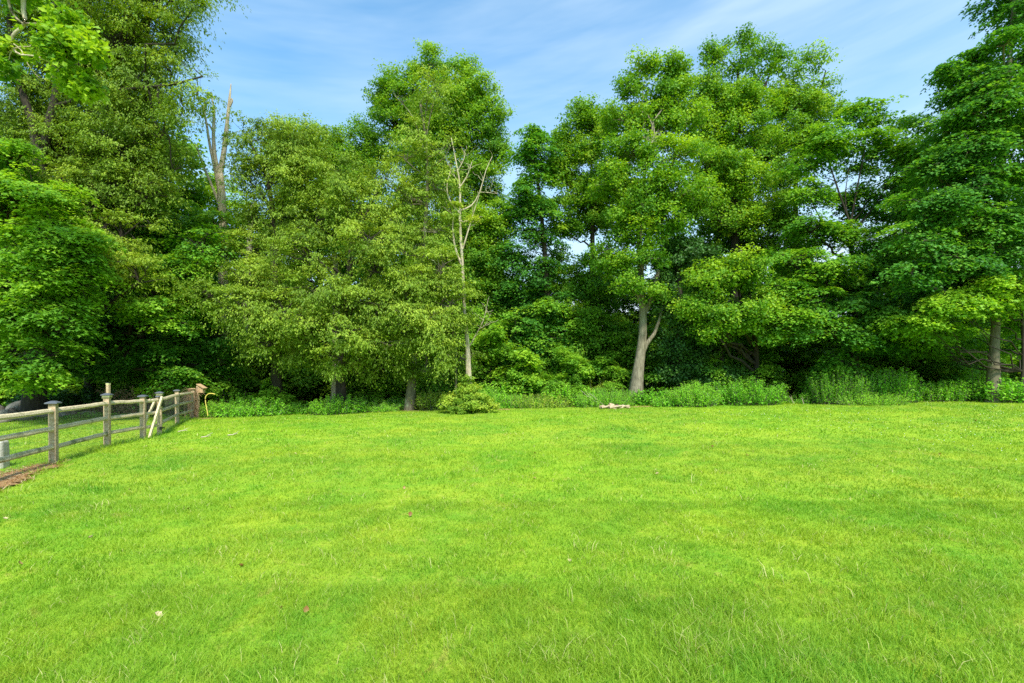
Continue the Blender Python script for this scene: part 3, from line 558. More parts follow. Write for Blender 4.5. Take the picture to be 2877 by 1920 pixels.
# trees deeper in the woods: four built, the rest copies
def build_back_woods():
    protos = []
    for k, (kind, H) in enumerate((('oak_far', 14), ('maple_far', 13), ('oak_far', 12), ('maple_far', 15))):
        rng = np.random.RandomState(300 + k); lobes = []
        nl = 15
        for i in range(nl):
            t = i / (nl - 1); z = H * (.16 + .78 * t); w = 2.3 * (1 - .65 * t ** 1.6); a = i * 2.4 + rng.rand()
            lobes.append(((math.cos(a) * w, math.sin(a) * w, z), (1.75 - .5 * t, 1.75 - .5 * t, 1.2 - .2 * t), .8, .38))
        r = make_tree('woodland_tree', 'one of the tall leafy trees standing deep in the woods behind the front row', 'tree', (0, 0, 0), [([(0, 0, 0), (.1, .1, H * .4), (-.1, 0, H * .9)], .2, .04)], lobes, kind, 'bark_dark', 310 + k, 'trees deep in the woods')
        protos.append(r)
    rng = np.random.RandomState(5); first = set()
    spots = []
    for row, (Y, step) in enumerate(((30, 5.2), (36, 5.6), (44, 6.5))):
        for X in np.arange(-Y * 1.35, Y * 1.35, step):
            spots.append((X + rng.uniform(-1.2, 1.2), Y + rng.uniform(-1.5, 1.5), row))
    for i, (X, Y, row) in enumerate(spots):
        px = X / Y * F + HX
        k = rng.randint(4); s = rng.uniform(.85, 1.1)
        if 1380 < px < 1760:
            s = (.62, .68, .75)[row]
        elif 2200 < px < 2560:
            s = (.66, .72, .8)[row]
        elif 560 < px < 780: s = .72
        elif px > 2600 or px < 500: s *= 1.12
        if k in first: o = copy_tree(protos[k])
        else: o = protos[k]; first.add(k)
        o.location = (X, Y, gzs(X, Y)); o.rotation_euler = (0, 0, rng.rand() * 6.28); o.scale = (s, s, s * rng.uniform(.92, 1.05))
    for k in range(4):
        if k not in first:
            for ch in list(protos[k].children): bpy.data.objects.remove(ch)
            bpy.data.objects.remove(protos[k])
build_back_woods()

# understory saplings: three built, the rest copies
MARKS = [(60, 'the left edge bough maple'), (304, 'the tall thin stake'), (430, 'the gate'), (556, 'the birdhouse post'), (630, 'the tall dead tree'), (765, 'the first dark elm trunk'), (958, 'the forked elm trunk'), (1150, 'the lichened elm trunk'),
         (1315, 'the slender dying tree'), (1470, 'the pale broad leaved shrub'), (1640, 'the dry leaning sticks'), (1783, 'the thick pale leaning trunk'), (1910, 'the ivy smothered tree'), (2028, 'the creeper wrapped trunk'), (2125, 'the hanging bough maple'), (2240, 'the deep shade opening'),
         (2400, 'the open crowned maple'), (2500, 'the pointed weed stand'), (2640, 'the spiky weed row'), (2793, 'the pale right trunk')]
USED = {}
def sap_label(p):
    lo = [m for m in MARKS if m[0] <= p]; hi = [m for m in MARKS if m[0] > p]
    if not lo: t = 'leafy sapling off toward the left edge, left of ' + hi[0][1]
    elif not hi: t = 'leafy sapling off toward the right edge, right of ' + lo[-1][1]
    else: t = 'leafy sapling between ' + lo[-1][1] + ' and ' + hi[0][1]
    t = t.replace('between the ', 'between ').replace(' and the ', ' and ')
    if t in USED: USED[t] += 1; t = t.replace('leafy sapling', 'second leafy sapling' if USED[t] == 2 else 'third leafy sapling')
    else: USED[t] = 1
    return t
def build_understory():
    protos = []
    for k in range(3):
        rng = np.random.RandomState(400 + k); H = 3.6; lobes = []
        for i in range(9):
            t = i / 8; a = i * 2.4 + rng.rand(); w = 1.25 * (1 - .6 * t)
            lobes.append(((math.cos(a) * w, math.sin(a) * w, .55 + H * .82 * t), (.95 - .25 * t, .95 - .25 * t, .42), 1.0, .42))
        protos.append(make_tree('sapling', 'leafy shade grown sapling in the dark understory', 'sapling', (0, 0, 0), [([(0, 0, 0), (.05, 0, H * .5), (0, .1, H * .95)], .045, .012)], lobes, 'sapling', 'bark_dark', 410 + k, 'saplings of the understory'))
    rng = np.random.RandomState(9); n = 0
    for row in range(3):
        for px in np.arange(-150, 3050, 118 if row else 108):
            p = px + rng.uniform(-35, 35); D = (24.3, 26.2, 29.0)[row] + rng.uniform(-.6, .6)
            if row == 0 and (1230 < p < 1340 or 1730 < p < 1850 or 900 < p < 1000 or 730 < p < 820 or 1100 < p < 1180): continue
            if row == 0 and (2180 < p < 2280 or 0 < p < 330): continue
            o = protos[n] if n < 3 else copy_tree(protos[n % 3]); n += 1
            o['label'] = sap_label(p) if row == 0 else 'shade grown sapling deeper in the dark understory behind the front saplings'
            o['group'] = 'saplings at the front of the woods' if row == 0 else 'saplings of the deep understory'
            X = (p - HX) / F * D; s = rng.uniform(.75, 1.25) * (1.15 if row else .85)
            o.location = (X, D, gzs(X, D) - .03); o.rotation_euler = (0, 0, rng.rand() * 6.28); o.scale = (s, s, s * rng.uniform(.85, 1.15))
build_understory()

# ------------------------------------------------------------------ plants
def stalk_plant(name, label, cat, px, D, w, h, n, leaf, mkey, seed, group=None, dome=.6, tint=.45, lean=.25, y=None):
    """upright leafy stalks, w half width, h height"""
    b = G(px, D) if y is None else np.array([px, y, gzs(px, y)])
    rng = np.random.RandomState(seed); root = empty(name, tuple(b)); tag(root, label, cat, group)
    C, N, Tn, S, ti, br = [], [], [], [], [], []
    for i in range(n):
        a = rng.rand() * 6.28; r = math.sqrt(rng.rand()); x, yy = math.cos(a) * r * w, math.sin(a) * r * w * .7
        z0 = gzs(b[0] + x, b[1] + yy) - b[2] - .02
        hh = h * (1 - dome * .7 * r * r) * rng.uniform(.5, 1.12)
        tip = np.array([x * (1 + lean) + rng.randn() * .07 * h, yy * (1 + lean) + rng.randn() * .07 * h, z0 + hh])
        pth = wiggle((x, yy, z0), tip, rng, 5, .08); br.append((pth, np.linspace(.007, .003, 5) * max(1, h)))
        m = int(max(8, hh / leaf * 4.2)); t = rng.rand(m) ** .8 * .92 + .1
        k = np.clip(t * 4, 0, 3.999); k0 = k.astype(int); f = (k - k0)[:, None]
        pos = pth[k0] * (1 - f) + pth[np.minimum(k0 + 1, 4)] * f
        an = rng.rand(m) * 6.28; rad = leaf * (.3 + .9 * rng.rand(m)) * (1.25 - .7 * t)
        dr_ = np.stack([np.cos(an), np.sin(an), rng.uniform(-.2, .5, m)], 1)
        C.append(pos + dr_ * rad[:, None]); N.append(np.stack([rng.randn(m) * .4, rng.randn(m) * .4, np.ones(m)], 1) + dr_ * .4)
        Tn.append(dr_ + np.array([0, 0, -.15])); S.append(leaf * rng.uniform(.7, 1.3, m) * (1.15 - .4 * t)); ti.append(np.clip(tint + rng.randn() * .12 + rng.randn(m) * .12 + .15 * t, 0, 1))
    V, T, t = leaf_cloud(np.concatenate(C), np.concatenate(N), np.concatenate(Tn), np.concatenate(S), SLIM if leaf < .12 else KITE, np.concatenate(ti))
    LEAFCOUNT[0] += len(V) // 4
    link('foliage', raw_mesh('foliage', V, T, M[mkey], t), root)
    V, T = tubes(br, 4); link('stem', raw_mesh('stem', V, T, M['bark_lichen'], None), root)
    return root
def bush(name, label, cat, px, D, lobes, kind, seed, group=None, bark='bark_dark'):
    b = G(px, D); root = empty(name, tuple(b)); tag(root, label, cat, group)
    cr = Crown(kind, seed)
    rng = np.random.RandomState(seed)
    for (x, y, z, rx, rz, dn, ti) in lobes:
        cr.lobe((x, y, z), (rx, rx, rz), dn, tint=ti, br=.008)
        cr.br.append((wiggle((x * .2, y * .2, -.03), (x, y, z), rng, 5, .1, .05), np.linspace(.02, .01, 5)))
    link('foliage', cr.mesh('foliage'), root); V, T = tubes(cr.br, 5); link('stem', raw_mesh('stem', V, T, M[bark], None), root)
    return root
def build_plants():
    bush('bush', 'round yellow green bush standing alone at the lawn edge before the slender grey dying tree', 'bush', 1315, 20.2,
         [(0, 0, .5, .75, .42, 1, .45), (-.5, .1, .42, .5, .35, 1, .6), (.5, -.05, .4, .52, .33, 1, .5), (0, .15, .85, .42, .35, 1, .55), (-.75, -.1, .3, .32, .22, .9, .7), (.8, 0, .28, .32, .22, .9, .6), (-.05, .2, 1.2, .22, .34, .9, .45), (.25, -.35, .3, .45, .28, 1, .3), (-.3, -.35, .3, .45, .28, 1, .3)], 'bush', 501)
    bush('shrub', 'bright broad leaved shrub behind the ferny weeds left of the centre', 'shrub', 765, 22.6,
         [(0, 0, .9, .55, .35, 1, .7), (-.5, 0, .65, .45, .3, 1, .6), (.5, 0, .6, .5, .3, 1, .6), (.1, -.1, 1.3, .35, .25, .9, .8), (-.1, -.3, .4, .6, .3, 1, .4)], 'broad', 502)
    bush('shrub', 'pale green leafy shrub rising behind the gap in the weeds right of the dying tree', 'shrub', 1470, 23.5,
         [(0, 0, 1.1, .55, .45, 1, .7), (.3, 0, 1.9, .5, .4, .9, .8), (-.45, 0, .7, .5, .4, 1, .6), (.6, 0, 1.2, .5, .4, 1, .6), (0, 0, 2.4, .35, .3, .8, .7)], 'broad', 503)
    bush('vine_thicket', 'leafy vine thicket heaped over the fence corner next to the birdhouse', 'bush', 470, 21.6,
         [(-1.0, 0, .95, .5, .3, 1, .7), (-.3, 0, 1.1, .5, .3, 1, .6), (.5, 0, 1.2, .45, .28, 1, .75), (.1, .3, .6, .8, .4, 1, .3), (1.0, 0, 1.25, .35, .25, 1, .7), (-.8, .3, .5, .7, .4, 1, .3)], 'broad', 504)
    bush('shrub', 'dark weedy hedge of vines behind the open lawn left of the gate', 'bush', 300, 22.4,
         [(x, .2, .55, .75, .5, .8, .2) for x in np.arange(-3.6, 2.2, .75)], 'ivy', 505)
    for px, D, sc, sd, kd, lb in ((1245, 23.4, .9, 510, 'broad', 'small broad leaved shrub half hidden behind the tangle of weeds left of the round bush'), (1580, 24.2, 1.2, 511, 'broad', 'loose leafy shrub in the shade left of the thick pale leaning trunk'),
                           (2010, 23.0, .9, 512, 'ivy', 'dark creeping shrub at the feet of the ivy covered trunks'), (2290, 23.2, .8, 513, 'broad', 'low leafy shrub at the back of the deep shade opening'), (2700, 22.8, 1.0, 514, 'broad', 'broad leaved shrub behind the row of spiky weeds'), (1075, 23.6, 1.0, 515, 'broad', 'leafy shrub in the shade between the forked elm and the lichened elm')):
        rg = np.random.RandomState(sd)
        bush('shrub', lb, 'shrub', px, D, [(rg.uniform(-.7, .7) * sc, rg.uniform(-.3, .3), rg.uniform(.4, 1.5) * sc, .45 * sc, .3 * sc, .9, rg.uniform(.35, .7)) for _ in range(7)], kd, sd)
    S = stalk_plant
    W = 'weed clumps along the lawn edge'
    data = [ # label, px, D, w, h, n, leaf, dome
     ('soft ferny weed clump just right of the yellow pipe', 655, 21.0, .75, .5, 90, .075, .5, .6),
     ('low ferny weed clump in front of the bright broad leaved shrub', 740, 21.3, .8, .55, 90, .08, .5, .55),
     ('leafy weed clump between the broad leaved shrub and the first dark trunk', 850, 21.8, .8, .6, 90, .09, .5, .5),
     ('feathery weed mound in front of the first dark trunk', 945, 21.2, 1.0, .6, 130, .07, .6, .65),
     ('low weed mound trailing off toward the lichened elm trunk', 1050, 21.7, .8, .45, 90, .07, .6, .6),
     ('weed clump at the foot of the lichened elm trunk', 1130, 22.6, .8, .6, 90, .09, .4, .5),
     ('tangle of weeds left of the round bush', 1210, 22.3, .8, .65, 90, .08, .4, .5),
     ('tall weeds rising behind the round bush', 1340, 22.4, 1.0, 1.0, 120, .08, .4, .5),
     ('weed bed right of the round bush near the bare soil patch', 1420, 22.6, .9, .6, 110, .08, .4, .6),
     ('low pale weeds in the middle of the far lawn edge', 1520, 22.4, 1.0, .5, 120, .08, .4, .65),
     ('taller weed heap with dry sticks leaning on it', 1600, 23.0, .9, .95, 110, .09, .4, .55),
     ('goldenrod stand at the foot of the thick pale leaning trunk', 1700, 22.6, 1.2, .85, 190, .07, .5, .5),
     ('small weed clump left of the ring of stones', 1655, 21.9, .45, .45, 50, .08, .4, .6),
     ('rounded mound of pale weeds right of the ring of stones', 1950, 21.4, 1.05, .68, 200, .075, .6, .6),
     ('small weed tuft hugging the left foot of the pale mound', 1870, 21.5, .5, .4, 60, .075, .4, .6),
     ('wide dense goldenrod bank right of the pale mound', 2090, 21.9, 1.35, .75, 240, .07, .45, .45),
     ('tall weed stand left of the deep shade opening', 2370, 21.4, 1.0, .95, 170, .08, .4, .55),
     ('tall feathery weed stand with a pointed top at the right', 2500, 21.2, 1.0, .9, 190, .08, .4, .5),
     ('low grassy weeds spilling onto the lawn under the right weed stands', 2450, 20.6, 1.1, .35, 150, .07, .5, .7),
     ('row of spiky weeds between the weed stands and the pale right trunk', 2640, 21.4, .9, .75, 80, .09, .2, .4),
     ('single tall spiky weed before the pale right trunk', 2745, 21.2, .3, 1.0, 16, .1, .3, .6),
     ('weeds around the foot of the pale right trunk', 2830, 20.4, .8, .6, 90, .09, .3, .6),
     ('sparse dark weeds inside the deep shade opening', 2250, 21.9, .6, .45, 30, .08, .3, .4),
     ('tall weed bank directly behind the ferny weeds by the brown stone', 690, 22.6, 1.0, .7, 90, .1, .3, .35),
     ('weed bank in the shade behind the feathery mound', 1010, 23.2, 1.1, .65, 90, .1, .3, .35),
     ('tall brambly weeds between lichened elm trunk and slender dying tree', 1245, 23.8, 1.2, 1.05, 130, .1, .3, .55),
     ('high weed bank right behind the weed bed with bare soil patch', 1430, 24.0, 1.2, .9, 130, .1, .3, .6),
     ('high weed bank behind the low pale weeds at mid edge', 1545, 24.2, 1.1, .9, 120, .1, .3, .5),
     ('dark weed bank behind the goldenrod, left of the pale trunk', 1660, 24.4, 1.0, .95, 110, .1, .3, .45),
     ('shaded weeds just right of the foot of the thick pale trunk', 1840, 22.6, .8, .55, 80, .09, .3, .3),
     ('thin weeds at the left end of the tall right weed stands', 2310, 22.0, .6, .75, 60, .09, .3, .45),
     ('leafy weeds in front of the shaded ground at far right', 2700, 21.6, .8, .6, 80, .09, .3, .5),
     ('yellow green weeds tangled round the birdhouse post', 588, 20.9, .45, .55, 55, .08, .3, .7),
    ]
    for i, (lb, px, D, w, h, n, lf, dome, ti) in enumerate(data):
        rv = np.random.RandomState(900 + i); hv = 1.1 if i in (16, 17, 20) else rv.uniform(.65, 1.15); lf *= rv.choice([.8, 1, 1.35]); ti = min(.85, ti + rv.uniform(-.15, .15)); n = int(n * (1.35 if lf < .09 else 1))
        S('weed_clump', lb, 'weeds', px, D, w * rv.uniform(.85, 1.2), h * 1.4 * hv, int(n * 1.35), lf, 'bushy' if i in (6, 9, 28) else 'weed', 600 + i, W, dome, ti)
    # ground cover: nobody could count it
    rng = np.random.RandomState(70); n = 90000
    X = rng.uniform(-34, 34, n); e = lawn_edge(X); Y = e + rng.exponential(1.6, n) - .35 + .5 * (vnoise(X, 0 * X, .6, 4) - .5)
    pat = vnoise(X, Y, .55, 21); keep = rng.rand(n) < np.clip((pat - .15) * 1.8, .1, 1) * np.interp(X, [-14, -11], [.5, 1]); keep &= (Y < e + 9); _p = X / Y * F + HX; keep &= ~((((_p > 2190) & (_p < 2300)) | ((_p > 1835) & (_p < 1885))) & (rng.rand(n) < .85))
    X, Y, pat = X[keep], Y[keep], pat[keep]; m = len(X)
    hh = (.08 + .9 * np.clip(pat - .3, 0, 1) * sstep(-.4, 1.2, Y - lawn_edge(X))) * rng.rand(m) + .03
    C = np.stack([X, Y, gz(X, Y) + hh], 1); a = rng.rand(m) * 6.28
    V, T, t = leaf_cloud(C, np.stack([rng.randn(m) * .45, rng.randn(m) * .45 - .15, np.ones(m)], 1), np.stack([np.cos(a), np.sin(a), rng.randn(m) * .3], 1), rng.uniform(.07, .14, m), KITE, np.clip(.3 + .4 * vnoise(X, Y, 1.3, 8) + rng.randn(m) * .15, 0, 1))
    tag(link('undergrowth', raw_mesh('undergrowth', V, T, M['weed'], t)), 'low leafy ground cover spreading under the trees along the lawn edge', 'ground cover', kind='stuff')
build_plants()

# ------------------------------------------------------------------ boxes
def bm_boxes(bs, rot=0):
    """bs: list of (cx,cy,cz, sx,sy,sz[, taper_top]) -> V,T quads"""
    Vs, Ts, off = [], [], 0
    for b in bs:
        cx, cy, cz, sx, sy, sz = b[:6]; tp = b[6] if len(b) > 6 else 1.0
        v = np.array([[x * (tp if z > 0 else 1), y * (tp if z > 0 else 1), z] for z in (-.5, .5) for x, y in ((-.5, -.5), (.5, -.5), (.5, .5), (-.5, .5))]) * [sx, sy, sz] + [cx, cy, cz]
        f = np.array([[3, 2, 1, 0], [4, 5, 6, 7], [0, 1, 5, 4], [1, 2, 6, 5], [2, 3, 7, 6], [3, 0, 4, 7]])
        Vs.append(v); Ts.append(f + off); off += 8
    return np.concatenate(Vs), np.concatenate(Ts)
def bevel(o, w=.008, seg=2):
    md = o.modifiers.new('edge', 'BEVEL'); md.width = w; md.segments = seg; md.limit_method = 'ANGLE'; return o
def bar(p0, p1, w, h, rng=None, wob=.006, section='split', n=9):
    """a bar from p0 to p1; section split = weathered diamond, else rectangle"""
    p0 = np.asarray(p0, float); p1 = np.asarray(p1, float); d = (p1 - p0) / np.linalg.norm(p1 - p0)
    s = np.cross(d, [0, 0, 1.]); s /= np.linalg.norm(s); u = np.cross(s, d)
    if section == 'split': prof = np.array([[-.5, -.12], [-.28, -.5], [.28, -.5], [.5, -.12], [.3, .34], [.08, .5], [-.08, .5], [-.3, .34]])
    else: prof = np.array([[-.5, -.5], [.5, -.5], [.5, .5], [-.5, .5]])
    k = len(prof); t = np.linspace(0, 1, n); V = []
    for i, tt in enumerate(t):
        o = (rng.randn(2) * wob) if rng is not None else np.zeros(2)
        pr = prof * [w, h] + (rng.randn(k, 2) * wob * .6 if rng is not None else 0)
        V.append(p0 + (p1 - p0) * tt + s * (pr[:, 0:1] + o[0]) + u * (pr[:, 1:2] + o[1]))
    V = np.concatenate(V); i = np.arange(n - 1)[:, None] * k; j = np.arange(k)[None, :]; j2 = (j + 1) % k
    Q = np.stack([i + j, i + k + j, i + k + j2, i + j2], -1).reshape(-1, 4)
    return V, [Q, np.arange(k)[None, :], (np.arange(k)[None, ::-1] + (n - 1) * k)]
def merge(parts):
    Vs, by, off = [], {}, 0
    for V, T in parts:
        T = T if isinstance(T, list) else [T]
        for t in T:
            t = np.asarray(t); by.setdefault(t.shape[1], []).append(t + off)
        Vs.append(V); off += len(V)
    return np.concatenate(Vs), [np.concatenate(v) for v in by.values()]
def wire_panel(A, B, z0, z1, side, step=.05, th=.0012):
    """welded wire from A to B (ground points), offset to one side"""
    A = np.asarray(A, float); B = np.asarray(B, float); L = np.linalg.norm(B - A); d = (B - A) / L; s = np.array([d[1], -d[0], 0]) * side
    A = A + s; B = B + s; bars = []
    for k in range(int(L / step) + 1):
        p = A + d * k * step; bars.append((np.array([p + [0, 0, z0], p + [0, 0, z1]]), np.array([th, th])))
    for k in range(int((z1 - z0) / step) + 1):
        z = z0 + k * step; bars.append((np.array([A + [0, 0, z], B + [0, 0, z]]), np.array([th, th])))
    return tubes(bars, 4)
def build_fence():
    pts = [np.array([x, y, gzs(x, y)]) for x, y in FP]
    root = empty('split_rail_fence', tuple(pts[1])); tag(root, 'weathered three rail wooden fence with wire mesh and dark post caps at the left', 'fence')
    o0 = pts[1]; rng = np.random.RandomState(3)
    def put(name, VT, m, parent=root, base=None, smooth=False):
        o = link(name, raw_mesh(name, VT[0] - (o0 if base is None else base), VT[1], M[m], None, smooth), parent); return o
    dirs = []
    for i in range(len(pts)):
        a = pts[max(0, i - 1)]; b = pts[min(len(pts) - 1, i + 1)]; dirs.append(math.atan2(b[1] - a[1], b[0] - a[0]))
    heights = [1.16, 1.16, 1.16, 1.14, 1.14, 1.16, 1.18]
    for i, p in enumerate(pts):
        V, T = bm_boxes([(0, 0, heights[i] / 2 - .1, .118, .118, heights[i] + .2)])
        me = raw_mesh('post', V, T, M['wood']); po = link('post', me, root); bevel(po, .009)
        po.location = tuple(p - o0); po.rotation_euler = (rng.randn() * .008, rng.randn() * .008, dirs[i])
        h = heights[i]
        if i in (2, 4):
            V, T = bm_boxes([(0, 0, h + .03, .15, .15, .06)]); b_ = link('cap_band', raw_mesh('cap_band', V, T, M['band']), po)
            V, T = bm_boxes([(0, 0, h + .017, .156, .156, .016)]); link('cap_stripe', raw_mesh('cap_stripe', V, T, M['iron']), po)
            h += .06
        if i == 6:
            V, T = bm_boxes([(0, 0, h + .015, .24, .2, .03)]); link('post_cap', raw_mesh('post_cap', V, T, M['wood_new']), po); continue
        V, T = bm_boxes([(0, 0, h + .012, .2, .2, .022), (0, 0, h + .04, .2, .2, .034, .3)])
        c = link('post_cap', raw_mesh('post_cap', V, T, M['cap']), po); bevel(c, .004)
    RH = (1.03, .68, .33)
    for i in range(len(pts) - 1):
        if i == 3: continue      # the gate
        for k, z in enumerate(RH):
            a = pts[i].copy(); b = pts[i + 1].copy(); a[2] += z + rng.randn() * .008; b[2] += z + rng.randn() * .008
            d = (b - a) / np.linalg.norm(b - a)
            o = put('rail', bar(a + d * .045, b - d * .045, .095, .09, rng, .0028), 'wood_rail')
        V, T = wire_panel(pts[i], pts[i + 1], .02, 1.04, .075)
        put('wire_mesh', (V, T), 'wire')
    # gate
    a, b = pts[3], pts[4]; d = (b - a) / np.linalg.norm(b - a); s = np.array([d[1], -d[0], 0])
    g = empty('wooden_gate', tuple(a)); tag(g, 'narrow wooden gate with crossed diagonal braces set in the rail fence', 'gate', None)
    def gput(name, VT, m): return link(name, raw_mesh(name, VT[0] - a, VT[1], M[m]), g)
    A = a + d * .12 + s * .02; B = b - d * .12 + s * .02
    for q in (A, B): gput('stile', bar(q + [0, 0, .06], q + [0, 0, 1.1], .075, .075, rng, .002, 'r', 5), 'wood')
    for z in (1.02, .67, .3): gput('gate_rail', bar(A + [0, 0, z] + d * .04, B + [0, 0, z] - d * .04, .07, .085, rng, .004), 'wood_rail')
    gput('brace', bar(A + s * .085 + d * -.02 + [0, 0, .0], B + s * .085 + [0, 0, 1.1], .05, .07, rng, .002, 'r', 5), 'wood_rail')
    gput('brace', bar(A - s * .085 + [0, 0, .3], B - s * .085 + [0, 0, 1.0], .05, .07, rng, .002, 'r', 5), 'wood_rail')
    for z in (.88, .2):
        hb = B + s * .06; V, T = bm_boxes([(hb[0], hb[1], hb[2] + z, .05, .05, .09), (hb[0] + d[0] * .08, hb[1] + d[1] * .08, hb[2] + z, .06, .14, .035)]); o = gput('hinge', (V, T), 'iron')
    lt = A + s * .06; V, T = bm_boxes([(lt[0], lt[1], lt[2] + .86, .05, .05, .12)]); gput('latch', (V, T), 'iron')
    gput('wire_mesh', wire_panel(A, B, .02, 1.02, -.05), 'wire')
    # grey cap on the gate stile
    V, T = bm_boxes([(B[0], B[1], B[2] + 1.115, .12, .12, .03, .8)]); gput('stile_cap', (V, T), 'cap')
build_fence()

def rock(name, label, cat, c, r, m, seed, group=None, sub=2, rz=0):
    import bmesh
    bm = bmesh.new(); bmesh.ops.create_icosphere(bm, subdivisions=3, radius=1.0); rng = np.random.RandomState(seed)
    V = np.array([v.co for v in bm.verts]); ph = rng.rand(8, 3) * 2 - 1; ph = norm(ph)
    for p in ph:     # cut facets
        h = rng.uniform(.55, .85); dd = V @ p; over = dd > h; V[over] -= np.outer((dd[over] - h) * .85, p)
    V += .05 * np.stack([vnoise(V[:, 1], V[:, 2], 2.3, seed + k) - .5 for k in range(3)], 1) * 2
    T = np.array([[v.index for v in f.verts] for f in bm.faces]); bm.free()
    o = link(name, raw_mesh(name, V * np.asarray(r), T, M[m], None, False), None, tuple(c)); o.rotation_euler = (rng.randn() * .08, rng.randn() * .08, rz + rng.rand() * 6)
    return tag(o, label, cat, group)
def build_props():
    # granite post behind the fence
    b = np.array([-9.52, 9.44, gzs(-9.52, 9.44)])
    r = empty('granite_post', tuple(b)); tag(r, 'stubby granite post with an iron ring behind the fence at the left edge', 'stone post')
    V, T = bm_boxes([(0, 0, .2, .34, .26, .62, .9)]); o = link('stone_block', raw_mesh('stone_block', V, T, M['granite']), r); bevel(o, .045, 3)
    a = np.linspace(0, 2 * np.pi, 13); pts = np.stack([np.cos(a) * .03 + .05, np.full(13, -.128), np.sin(a) * .03 + .27], 1)
    V, T = tubes([(pts, np.full(13, .007))], 5); link('ring', raw_mesh('ring', V, T, M['iron'], None, True), r)
    r.rotation_euler = (0, 0, .3)
    # tall thin post
    p = G(304, 17.2); r = empty('stake', tuple(p)); tag(r, 'tall thin wooden stake standing behind the second post of the fence', 'post')
    V, T = bm_boxes([(0, 0, .66, .09, .09, 1.5)]); o = bevel(link('shaft', raw_mesh('shaft', V, T, M['wood']), r), .006)
    V, T = bm_boxes([(0, 0, 1.435, .094, .094, .05)]); link('band', raw_mesh('band', V, T, M['band']), r)
    V, T = bm_boxes([(0, 0, 1.475, .1, .1, .028)]); link('cap', raw_mesh('cap', V, T, M['iron']), r)
    # boulders of the wall behind the fence
    bl = [(20, 20.2, .62, .36, 'grey boulder at the left end of the low stone wall'), (52, 19.4, .55, .24, 'flat pale boulder lying before the low stone wall'), (75, 20.9, .7, .55, 'rounded brown boulder standing highest in the low stone wall'), (112, 20.3, .35, .2, 'small grey stone beside the flat pale boulder'),
          (140, 20.5, .55, .3, 'dark boulder just behind the capped first fence post'), (190, 20.9, .6, .26, 'long low boulder seen between the first two fence posts'), (240, 21.3, .4, .2, 'small mossy stone left of the second fence post'), (5, 18.6, .3, .14, 'small pale rock in the grass before the low stone wall'), (-40, 20.3, .7, .45, 'big boulder where the low stone wall leaves the picture')]
    for i, (px, D, r_, h, lb) in enumerate(bl):
        p = G(px, D); rock('boulder', lb, 'boulder', (p[0], p[1], p[2] + h * .35), (r_, r_ * .75, h), 'stone', 40 + i, 'boulders of the low stone wall')
    p = G(617, 21.2); rock('boulder', 'rounded brown stone among the weeds right of the yellow pipe', 'boulder', (p[0], p[1], p[2] + .12), (.28, .22, .2), 'stone', 60)
    p = G(632, 21.0); rock('boulder', 'small grey stone touching the brown one by the ferny weeds', 'boulder', (p[0], p[1], p[2] + .06), (.17, .14, .12), 'stone', 61)
    # birdhouse and its post
    pb = G(556, 20.6)
    r = empty('birdhouse_post', tuple(pb)); tag(r, 'rough pale wooden post carrying the birdhouse at the fence corner', 'post')
    V, T = bm_boxes([(0, 0, .55, .1, .1, 1.5, .9)]); bevel(link('post_shaft', raw_mesh('post_shaft', V, T, M['wood']), r), .01)
    hb = pb + np.array([.16, -.02, 1.02]); r = empty('birdhouse', tuple(hb)); tag(r, 'small cedar birdhouse with a steep slanting roof fixed on its post', 'birdhouse')
    # box body with slanted top (higher at the post side)
    w, dp = .2, .2
    V = np.array([[-w / 2, -dp / 2, 0], [w / 2, -dp / 2, 0], [w / 2, dp / 2, 0], [-w / 2, dp / 2, 0], [-w / 2, -dp / 2, .32], [w / 2, -dp / 2, .2], [w / 2, dp / 2, .2], [-w / 2, dp / 2, .32]])
    T = np.array([[3, 2, 1, 0], [4, 5, 6, 7], [0, 1, 5, 4], [1, 2, 6, 5], [2, 3, 7, 6], [3, 0, 4, 7]])
    bevel(link('box', raw_mesh('box', V, T, M['wood_new']), r), .004)
    sl = math.atan2(-.12, .2); V2, T2 = bm_boxes([(0, 0, 0, .33, .28, .024)]); ro = link('roof', raw_mesh('roof', V2, T2, M['wood_new']), r); ro.location = (.02, -.01, .268); ro.rotation_euler = (0, -sl, 0)
    a = np.linspace(0, 2 * np.pi, 13)[:-1]; V = np.stack([np.full(12, .1025), np.cos(a) * .02, .12 + np.sin(a) * .02], 1); V = np.concatenate([V, V + [.004, 0, 0]])
    T = [np.array([[i, (i + 1) % 12, 12 + (i + 1) % 12, 12 + i] for i in range(12)]), (np.arange(12) + 12)[None, :]]
    link('entrance_hole', raw_mesh('entrance_hole', V, T, M['iron']), r)
    # yellow pipe
    D = 20.3; pts = smooth_path([P(584, 1165, D), P(578, 1135, D), P(577, 1118, D), P(583, 1109, D), P(592, 1106, D), P(604, 1108, D)], 20); pts[0, 2] -= .05
    V, T = tubes([(pts, np.full(len(pts), .02))], 8); tag(link('bent_pipe', raw_mesh('bent_pipe', V, T, M['yellow'], None, True)), 'bent yellow plastic pipe sticking out of the weeds by the birdhouse', 'pipe')
    # brown vine tangle on the end post
    rng = np.random.RandomState(8); e = np.array([*FP[6], gzs(*FP[6])]); br = []
    for i in range(110):
        a = rng.rand() * 6.28; z = rng.uniform(.2, 1.2); rr = .12 + .3 * rng.rand() * (z / 1.2)
        p0 = e + [math.cos(a) * rr * .4, math.sin(a) * rr * .4, z]; p1 = e + [math.cos(a + rng.uniform(-1, 1)) * rr * 1.4, math.sin(a) * rr, z + rng.uniform(-.4, .15)]
        br.append((wiggle(p0, p1, rng, 6, .6, .2), np.linspace(.007, .003, 6)))
